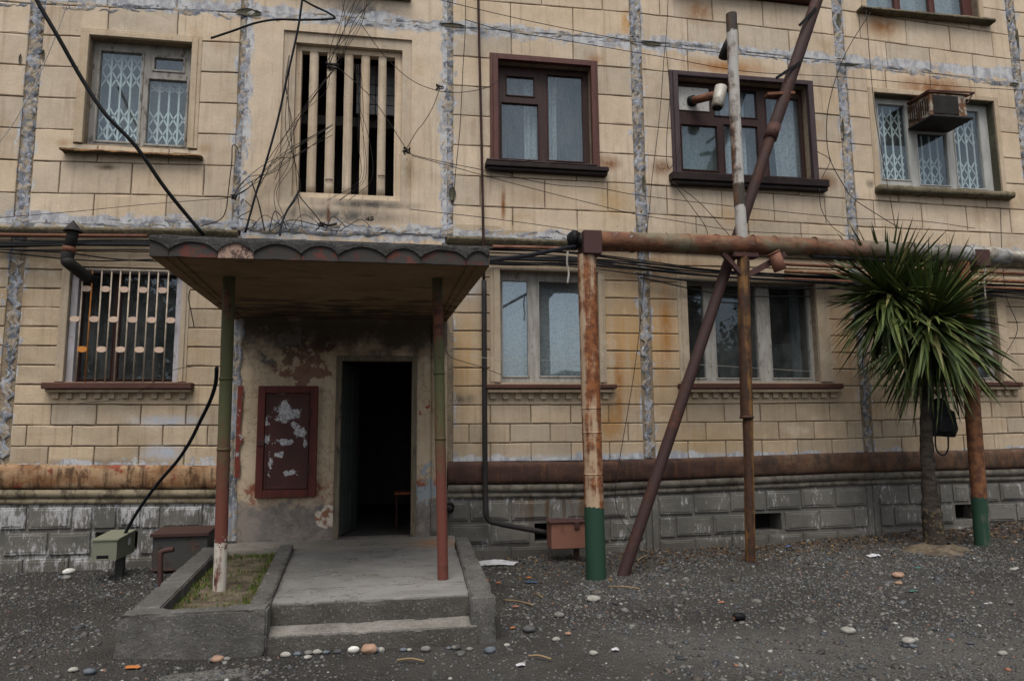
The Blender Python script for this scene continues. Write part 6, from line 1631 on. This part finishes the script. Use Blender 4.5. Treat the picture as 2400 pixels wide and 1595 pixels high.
# ------------------------------------------------------------------ stones, gravel and litter
ico = bmesh.new(); bmesh.ops.create_icosphere(ico, subdivisions=1, radius=1.0); ico.verts.index_update(); IV1 = np.array([v.co[:] for v in ico.verts]); IF1 = [tuple(v.index for v in f.verts) for f in ico.faces]; ico.free()
ico = bmesh.new(); bmesh.ops.create_icosphere(ico, subdivisions=2, radius=1.0); ico.verts.index_update(); IV2 = np.array([v.co[:] for v in ico.verts]); IF2 = [tuple(v.index for v in f.verts) for f in ico.faces]; ico.free()
ico = bmesh.new(); bmesh.ops.create_icosphere(ico, subdivisions=3, radius=1.0); ico.verts.index_update(); IV3 = np.array([v.co[:] for v in ico.verts]); IF3 = [tuple(v.index for v in f.verts) for f in ico.faces]; ico.free()
PAL = [(.13, .125, .115), (.17, .165, .15), (.10, .10, .10), (.075, .08, .088), (.21, .20, .185), (.14, .12, .095), (.12, .13, .14), (.085, .08, .072), (.16, .15, .13), (.25, .24, .22)]
def blocked(x, y):
    return (-2.05 < x < .84 and y > -3.46) or y > -.02
rnd = np.random.default_rng(4)
def scatter(n, rmin, rmax, IV, IF, power, dens, pal=PAL, sink=.44, flat=(.45, .8)):
    vs = []; fs = []; cs = []; c0 = 0
    ifa = np.array(IF); tot = 0; tries = 0
    while tot < n and tries < n*12:
        tries += 1
        x = rnd.uniform(-4.7, 9.6); y = rnd.uniform(-5.4, -.01)
        if x < -4.5 - y*.5 or x > 4.6 + (y+5.0)*1.5 + .6: continue
        if blocked(x, y): continue
        if rnd.random() > dens(x, y): continue
        r = rmin + (rmax-rmin)*rnd.random()**power
        s_ = np.array([r*rnd.uniform(.8, 1.35), r*rnd.uniform(.7, 1.0), r*rnd.uniform(*flat)])
        a = rnd.uniform(0, 6.28); ca, sa = math.cos(a), math.sin(a); tl = rnd.normal(0, .15)
        v = IV*(1+rnd.uniform(-.26, .26, (len(IV), 1)))*s_
        v = np.stack([v[:,0]*ca - v[:,1]*sa, v[:,0]*sa + v[:,1]*ca, v[:,2] + v[:,0]*tl], 1)
        z = gz(x, y) + s_[2]*(1-2*sink)*.8
        v += np.array([x, y, z]); vs.append(v); fs.append(ifa + c0); c0 += len(IV)
        col = np.array(pal[rnd.integers(len(pal))])*rnd.uniform(.28, .72)
        if rnd.random() < .012: col = np.array((.34, .33, .31))*rnd.uniform(.7, 1.0)
        elif rnd.random() < .006: col = np.array((.22, .10, .06))
        cs.append(np.tile(np.append(col, 1.0), (len(IV), 1))); tot += 1
    return np.concatenate(vs), np.concatenate(fs), np.concatenate(cs)
def dgrav(x, y):
    d = .45 + .55*min(1, max(0, (x+.2)/2.2))
    d *= .45 + .55*(mnoise.noise(Vector((x*.9, y*.9, 5))) > -.15)
    if x < -1.6: d = .32 + .4*(mnoise.noise(Vector((x*1.3, y*1.3, 8))) > .05)
    tr = y + .22*(x-3.0) + mnoise.noise(Vector((x*.5, y*.5, 2)))*.5
    if x > 1 and abs(tr+3.95) < .4: d *= .45
    return d
def npmesh(name, V_, F_2, C_, mat):
    me = bpy.data.meshes.new(name); nv, nf = len(V_), len(F_2)
    me.vertices.add(nv); me.vertices.foreach_set('co', V_.astype(np.float32).ravel())
    me.loops.add(nf*3); me.loops.foreach_set('vertex_index', F_2.astype(np.int32).ravel())
    me.polygons.add(nf); me.polygons.foreach_set('loop_start', np.arange(0, nf*3, 3, dtype=np.int32)); me.polygons.foreach_set('loop_total', np.full(nf, 3, dtype=np.int32))
    me.polygons.foreach_set('use_smooth', np.ones(nf, dtype=bool)); me.update(); me.validate()
    at = me.color_attributes.new('Col', 'FLOAT_COLOR', 'POINT'); at.data.foreach_set('color', C_.astype(np.float32).ravel())
    me.materials.append(mat); o = bpy.data.objects.new(name, me); COL.objects.link(o); WL[o] = Vector(); return o
parts_ = [scatter(42000, .004, .012, IV1, IF1, 1.1, dgrav), scatter(12000, .010, .022, IV1, IF1, 1.9, dgrav), scatter(600, .020, .040, IV2, IF2, 2.4, dgrav)]
V_, F2, C_ = [], [], []; o_ = 0
for v, f, c in parts_: V_.append(v); F2.append(f+o_); C_.append(c); o_ += len(v)
tag(npmesh('gravel', np.concatenate(V_), np.concatenate(F2), np.concatenate(C_), mPEB), 'grey river gravel scattered over the yard', 'gravel', kind='stuff')
# dead leaves along the wall at right
vs = []; fs = []; vc = []; rg = random.Random(31)
for _ in range(2600):
    x = rg.uniform(1.0, 9.4); y = -abs(rg.gauss(0, .55))-.03
    if y < -1.8 or blocked(x, y) or rg.random() > min(1, (x-.6)/3): continue
    z = gz(x, y)+rg.uniform(.006, .022); a = rg.uniform(0, 6.28); L = rg.uniform(.012, .035); w_ = L*rg.uniform(.3, .6); ca, sa = math.cos(a), math.sin(a); t = rg.uniform(-.012, .012)
    n0 = len(vs)
    for (u, v, h) in ((-L, 0, t), (0, -w_, 0), (L, 0, -t), (0, w_, .006)): vs.append((x+u*ca-v*sa, y+u*sa+v*ca, z+h))
    fs += [(n0, n0+1, n0+2), (n0, n0+2, n0+3)]; c = rg.choice([(.10, .055, .03), (.07, .045, .028), (.14, .085, .04), (.05, .04, .03), (.19, .12, .06)]); vc += [(*c, 1)]*4
tag(color_mesh('leaf_litter', vs, fs, vc, mLITTER), 'brown dead leaf litter along the foot of the wall', 'litter', kind='stuff')

mST = {}
def stone_mat(i, c):
    if c not in mST: mST[c] = plain('river_stone_%d' % len(mST), c, .75, .3, 14, .35)
    return mST[c]
def stone(px, py, wpx, c, label, group, hfac=.62, z=None):
    p = G(px, py, .03)
    for _ in range(4): p = G(px, py, gz(p.x, p.y))
    dist = (p-CAM).length; r = wpx/2/(F_*1200)*dist
    if -2.1 < p.x < .9 and p.y > -3.46 - r*.6: p.y = -3.46 - r*.6
    v = IV3 if wpx > 26 else IV2; f = IF3 if wpx > 26 else IF2
    sd_ = px*.37; vs = []
    for q in v:
        q = Vector(q); k = 1 + .22*mnoise.noise(q*1.1 + Vector((sd_, 0, 0))) + .06*mnoise.noise(q*3 + Vector((0, sd_, 0)))
        vs.append((p.x + q.x*r*k, p.y + q.y*r*.8*k, gz(p.x, p.y) + r*hfac*.75 + q.z*r*hfac*k))
    o = new('stone', vs, f, stone_mat(0, c), None, True); tag(o, label, 'stone', group); return o
GRY, BLU, PAL_, WHT, PNK, DRK = (.15, .145, .135), (.10, .115, .13), (.27, .26, .23), (.50, .49, .45), (.26, .165, .115), (.075, .075, .075)
foot = 'stones along the foot of the steps'
stone(867, 1512, 33, PNK, 'large pinkish stone at the foot of the steps', foot); stone(883, 1522, 20, BLU, 'small blue grey stone touching the large pinkish stone', foot)
stone(832, 1516, 24, WHT, 'white stone at the foot of the steps left of the pinkish one', foot); stone(893, 1512, 18, PAL_, 'pale stone at the foot of the steps right of the pinkish one', foot)
for (px, py, w_, c, lb) in ((524,1530,26,PNK,'brownish stone at the left foot of the planter front'), (511,1532,15,BLU,'small blue grey stone at the planter front'), (541,1533,16,GRY,'grey stone right of the brownish one at the planter front'),
      (676,1527,22,PAL_,'pale grey stone leftmost in the row below the steps'), (701,1529,17,BLU,'blue stone second in the row below the steps'), (727,1525,18,GRY,'round grey stone third in the row below the steps'),
      (747,1522,20,PAL_,'flat pale stone fourth in the row below the steps'), (768,1521,16,BLU,'blue grey stone fifth in the row below the steps'), (792,1524,18,DRK,'dark grey stone sixth in the row below the steps'),
      (721,1543,18,PAL_,'pale stone lying in front of the row below the steps'), (945,1513,18,BLU,'blue grey stone below the right half of the steps'), (958,1510,13,PAL_,'small pale stone beside the blue grey one below the steps'),
      (996,1514,24,GRY,'broad grey stone near the coloured wrapper below the steps'), (1066,1503,20,DRK,'dark stone at the corner of the right kerb'), (1069,1520,20,GRY,'grey stone in front of the right kerb corner'),
      (1101,1523,16,GRY,'upright grey stone right of the kerb corner'), (1148,1528,26,BLU,'large blue grey stone in front of the right kerb'), (1048,1506,12,BLU,'small bluish stone left of the kerb corner'),
      (1179,1497,14,PAL_,'pale stone beside the right kerb'), (1390,1408,30,PAL_,'pale stone in the gravel in front of the thick post'), (1304,1501,20,PAL_,'flat pale stone in the gravel right of the steps'), (1331,1487,16,PNK,'buff stone in the gravel right of the steps'),
      (1310,1445,26,GRY,'angular grey stone in the gravel right of the kerb'), (1240,1480,30,DRK,'flat dark stone in the gravel right of the kerb'), (1390,1533,20,PAL_,'oval pale stone near the bottom edge right of the steps'),
      (161,1343,22,WHT,'white stone at the foot of the plinth at far left'), (155,1357,18,GRY,'grey stone beside the white one at far left'), (171,1573,18,PAL_,'pale stone near the bottom left corner'), (210,1578,24,BLU,'blue grey stone near the bottom left corner'),
      (1988,1483,28,PAL_,'flat pale stone on the track at right'), (2130,1507,26,PAL_,'buff stone on the track at far right'), (2140,1517,16,BLU,'small blue stone beside the buff one at far right'), (2350,1534,18,PAL_,'pale stone near the right edge on the track'), (2105,1353,26,PNK,'pinkish flat stone in front of the spiky tree'), (2106,1369,16,PNK,'small pinkish stone below the flat one by the spiky tree')):
    stone(px, py, w_, c, lb, foot if py > 1495 and 480 < px < 1200 else 'stones lying in the yard', .5)

def crumple(px, py, wpx, hpx, mat, name, label, amp=.3, zup=.03, cat='litter'):
    p = G(px, py, .03)
    for _ in range(4): p = G(px, py, gz(p.x, p.y))
    dist = (p-CAM).length; a = wpx/2/(F_*1200)*dist; h = max(.008, hpx/(F_*1200)*dist)
    n_ = 10; vs = []; fs = []
    for j in range(n_+1):
        for i in range(n_+1):
            u, v = i/n_*2-1, j/n_*2-1; k = 1 - .25*abs(u*v) + amp*.5*mnoise.noise(Vector((u*1.5, v*1.5, px)))
            x, y = p.x + u*a*k, p.y + v*a*.55*k
            vs.append((x, y, gz(x, y) + .012 + h*.6*max(0, 1-(u*u+v*v)*.6)*(.6+.8*abs(mnoise.noise(Vector((u*2.2, v*2.2, py))))) + mnoise.noise(Vector((u*5, v*5, px)))*h*.15))
    fs = [(j*(n_+1)+i, j*(n_+1)+i+1, (j+1)*(n_+1)+i+1, (j+1)*(n_+1)+i) for j in range(n_) for i in range(n_)]
    o = new(name, vs, fs, mat, None, False); tag(o, label, cat); return o
crumple(1158, 1322, 98, 14, mPLAS, 'plastic_bag', 'flattened white plastic bag on the ground beside the porch', .5)
crumple(2048, 1305, 32, 9, mPLAS, 'paper_scrap', 'white paper scrap on the gravel left of the spiky tree', .5)
crumple(1220, 1562, 22, 9, mPLAS, 'crumpled_wrapper', 'crumpled silvery wrapper near the bottom edge below the kerb', .6)
crumple(1442, 1526, 18, 8, mPLAS, 'paper_scrap', 'small white scrap on the gravel right of the steps', .5)
crumple(310, 1567, 28, 6, mORNG, 'orange_peel', 'bright orange scrap on the dark soil below the planter', .5)
crumple(972, 1511, 14, 7, mTEAL, 'wrapper_scrap', 'greenish wrapper scrap below the steps', .5)
crumple(1026, 1512, 30, 5, mBLUE, 'wrapper_scrap', 'blue wrapper strip below the steps', .4)
crumple(1240, 1356, 12, 6, mORNG, 'wrapper_scrap', 'tiny orange scrap on the ground near the rusty box', .5); crumple(1168, 1368, 10, 6, mORNG, 'wrapper_scrap', 'orange bit close to the right kerb', .5)
crumple(1202, 1474, 12, 5, mORNG, 'wrapper_scrap', 'orange scrap in the gravel right of the kerb', .5); crumple(1142, 1362, 8, 5, mORNG, 'wrapper_scrap', 'small orange bit beside the kerb', .5)
crumple(1245, 1366, 30, 4, mBLUE, 'wrapper_scrap', 'dark blue strip on the ground near the rusty box', .4); crumple(1848, 1283, 16, 9, mBLUE, 'wrapper_scrap', 'bluish white scrap under the right vent opening', .5)
crumple(2152, 1333, 14, 5, mTEAL, 'wrapper_scrap', 'teal scrap in front of the spiky tree', .4); crumple(2140, 1387, 18, 4, mTEAL, 'wrapper_scrap', 'greenish scrap lower right of the spiky tree foot', .4)
crumple(1208, 1424, 16, 6, mBRICK, 'brick_chip', 'terracotta chip in the gravel beside the porch', .5); crumple(1690, 1414, 14, 6, mBRICK, 'brick_chip', 'terracotta chip in the middle of the gravel', .5)
p = G(1733, 1452, .02); q = gz(p.x, p.y)
CN = empty('crushed_can', (p.x, p.y, q)); tag(CN, 'small black crushed can lying on the gravel', 'can')
o = MB().tube([(p.x-.045, p.y, q+.032), (p.x-.04, p.y, q+.034), (p.x+.03, p.y-.006, q+.033), (p.x+.04, p.y-.006, q+.031)], [.022, .030, .031, .024], 14).build('body', mBLACK, CN, True)
MB().tube([(p.x-.047, p.y, q+.032), (p.x-.045, p.y, q+.032)], .021, 14).build('lid', mBRICK, CN)
for (a, b, lb) in (((1495,1312),(1522,1304),'yellowish stick on the ground behind the leaning pole'), ((1425,1366),(1500,1372),'dry stick on the gravel in front of the thick post'), ((1238,1549),(1292,1556),'pale stick near the bottom edge right of the steps'),
                   ((1249,1388),(1272,1398),'short pale twig on the ground right of the kerb'), ((1180,1403),(1250,1420),'dark twig beside the right kerb'), ((930,1556),(995,1555),'long thin twig on the soil below the steps'), ((440,1536),(463,1536),'short bent twig on the soil below the planter')):
    A_, B_ = G(*a, .03), G(*b, .03); A_.z = gz(A_.x, A_.y)+.02; B_.z = gz(B_.x, B_.y)+.02; M_ = A_.lerp(B_, .5) + Vector((0, .015, .008))
    tag(MB().tube(catmull([A_, M_, B_], 4), [.007]*9, 6).build('stick', mSTICK, None, True), lb, 'stick', 'sticks lying in the yard')

# ------------------------------------------------------------------ across the yard, behind the camera: what the ground floor panes mirror
def leafy_mat():
    m = Mat('yard_tree_foliage'); n = m.noise(3, 5, .6)
    return m.done(m.mix(m.step(n, .35, .65), (.018, .030, .012), (.05, .07, .026)), .7, None, spec=.2)
mTREE = leafy_mat(); mHOUSE = plain('yard_shed_render', (.20, .18, .16), .95, .2)
def yard_tree(x, y, h, r, seed, label):
    rr = random.Random(seed); T = empty('yard_tree', (x, y, 0)); tag(T, label, 'tree', 'trees across the yard')
    m = MB(); m.tube([(x, y, -.2), (x+.1, y, h*.3), (x-.05, y+.1, h*.62)], [.22, .17, .08], 10)
    for k in range(6):
        a = k*1.05+seed; m.tube([(x+.05, y, h*(.28+.05*k)), (x+math.cos(a)*r*.35, y+math.sin(a)*r*.35, h*(.45+.05*k)), (x+math.cos(a)*r*.7, y+math.sin(a)*r*.7, h*(.58+.05*k))], [.08, .05, .02], 6)
    m.build('trunk', mBARK, T, True)
    vs = []; fs = []
    cl = [(Vector((rr.gauss(0, .42)*r, rr.gauss(0, .42)*r, h*rr.uniform(.34, .97))), rr.uniform(.25, .5)*r) for _ in range(26)]
    for c, cr in cl:
        sh = 1 - .45*max(0, (c.z/h-.55)/.45)
        for _ in range(190):
            d = Vector((rr.gauss(0, 1), rr.gauss(0, 1), rr.gauss(0, .8))).normalized()*cr*rr.uniform(.4, 1.0)
            p = Vector((x, y, 0)) + Vector((c.x*sh, c.y*sh, c.z)) + d
            s1 = Vector((rr.uniform(-1, 1), rr.uniform(-1, 1), rr.uniform(-1, 1))).normalized()*.16; s2 = Vector((rr.uniform(-1, 1), rr.uniform(-1, 1), rr.uniform(-1, 1))).normalized()*.12
            n0 = len(vs); vs += [p-s1, p-s2, p+s1, p+s2]; fs.append((n0, n0+1, n0+2, n0+3))
    new('crown', vs, fs, mTREE, T)
for a in ((-7.5, -20, 8.6, 3.0, 1, 'leafy tree across the yard mirrored in the barred window'), (-11.5, -21, 8.0, 3.0, 2, 'second leafy tree across the yard further left of the camera'),
          (12.8, -21, 7.2, 2.6, 3, 'low bushy tree across the yard mirrored in the window behind the leaning pipe'), (17.5, -22, 7.6, 2.8, 4, 'leafy tree across the yard right of the low bushy one'), (24.5, -21, 8.5, 3.2, 5, 'large leafy tree across the yard mirrored in the far right window')):
    yard_tree(*a)
SH = empty('yard_shed', (18, -30, 0)); tag(SH, 'long low shed across the yard behind the trees', 'shed')
MB().bbox(9, 32, -33, -27, -.2, 4.4, .02).build('wall', mHOUSE, SH)
MB().bbox(8.7, 32.3, -33.3, -26.7, 4.401, 4.6, .02).build('roof', mGRIME, SH)
for k in range(6): MB().bbox(10.5+k*3.5, 12.9+k*3.5, -27+.001, -26.95, -.1, 2.4, .01).build('door', mRUST, SH)
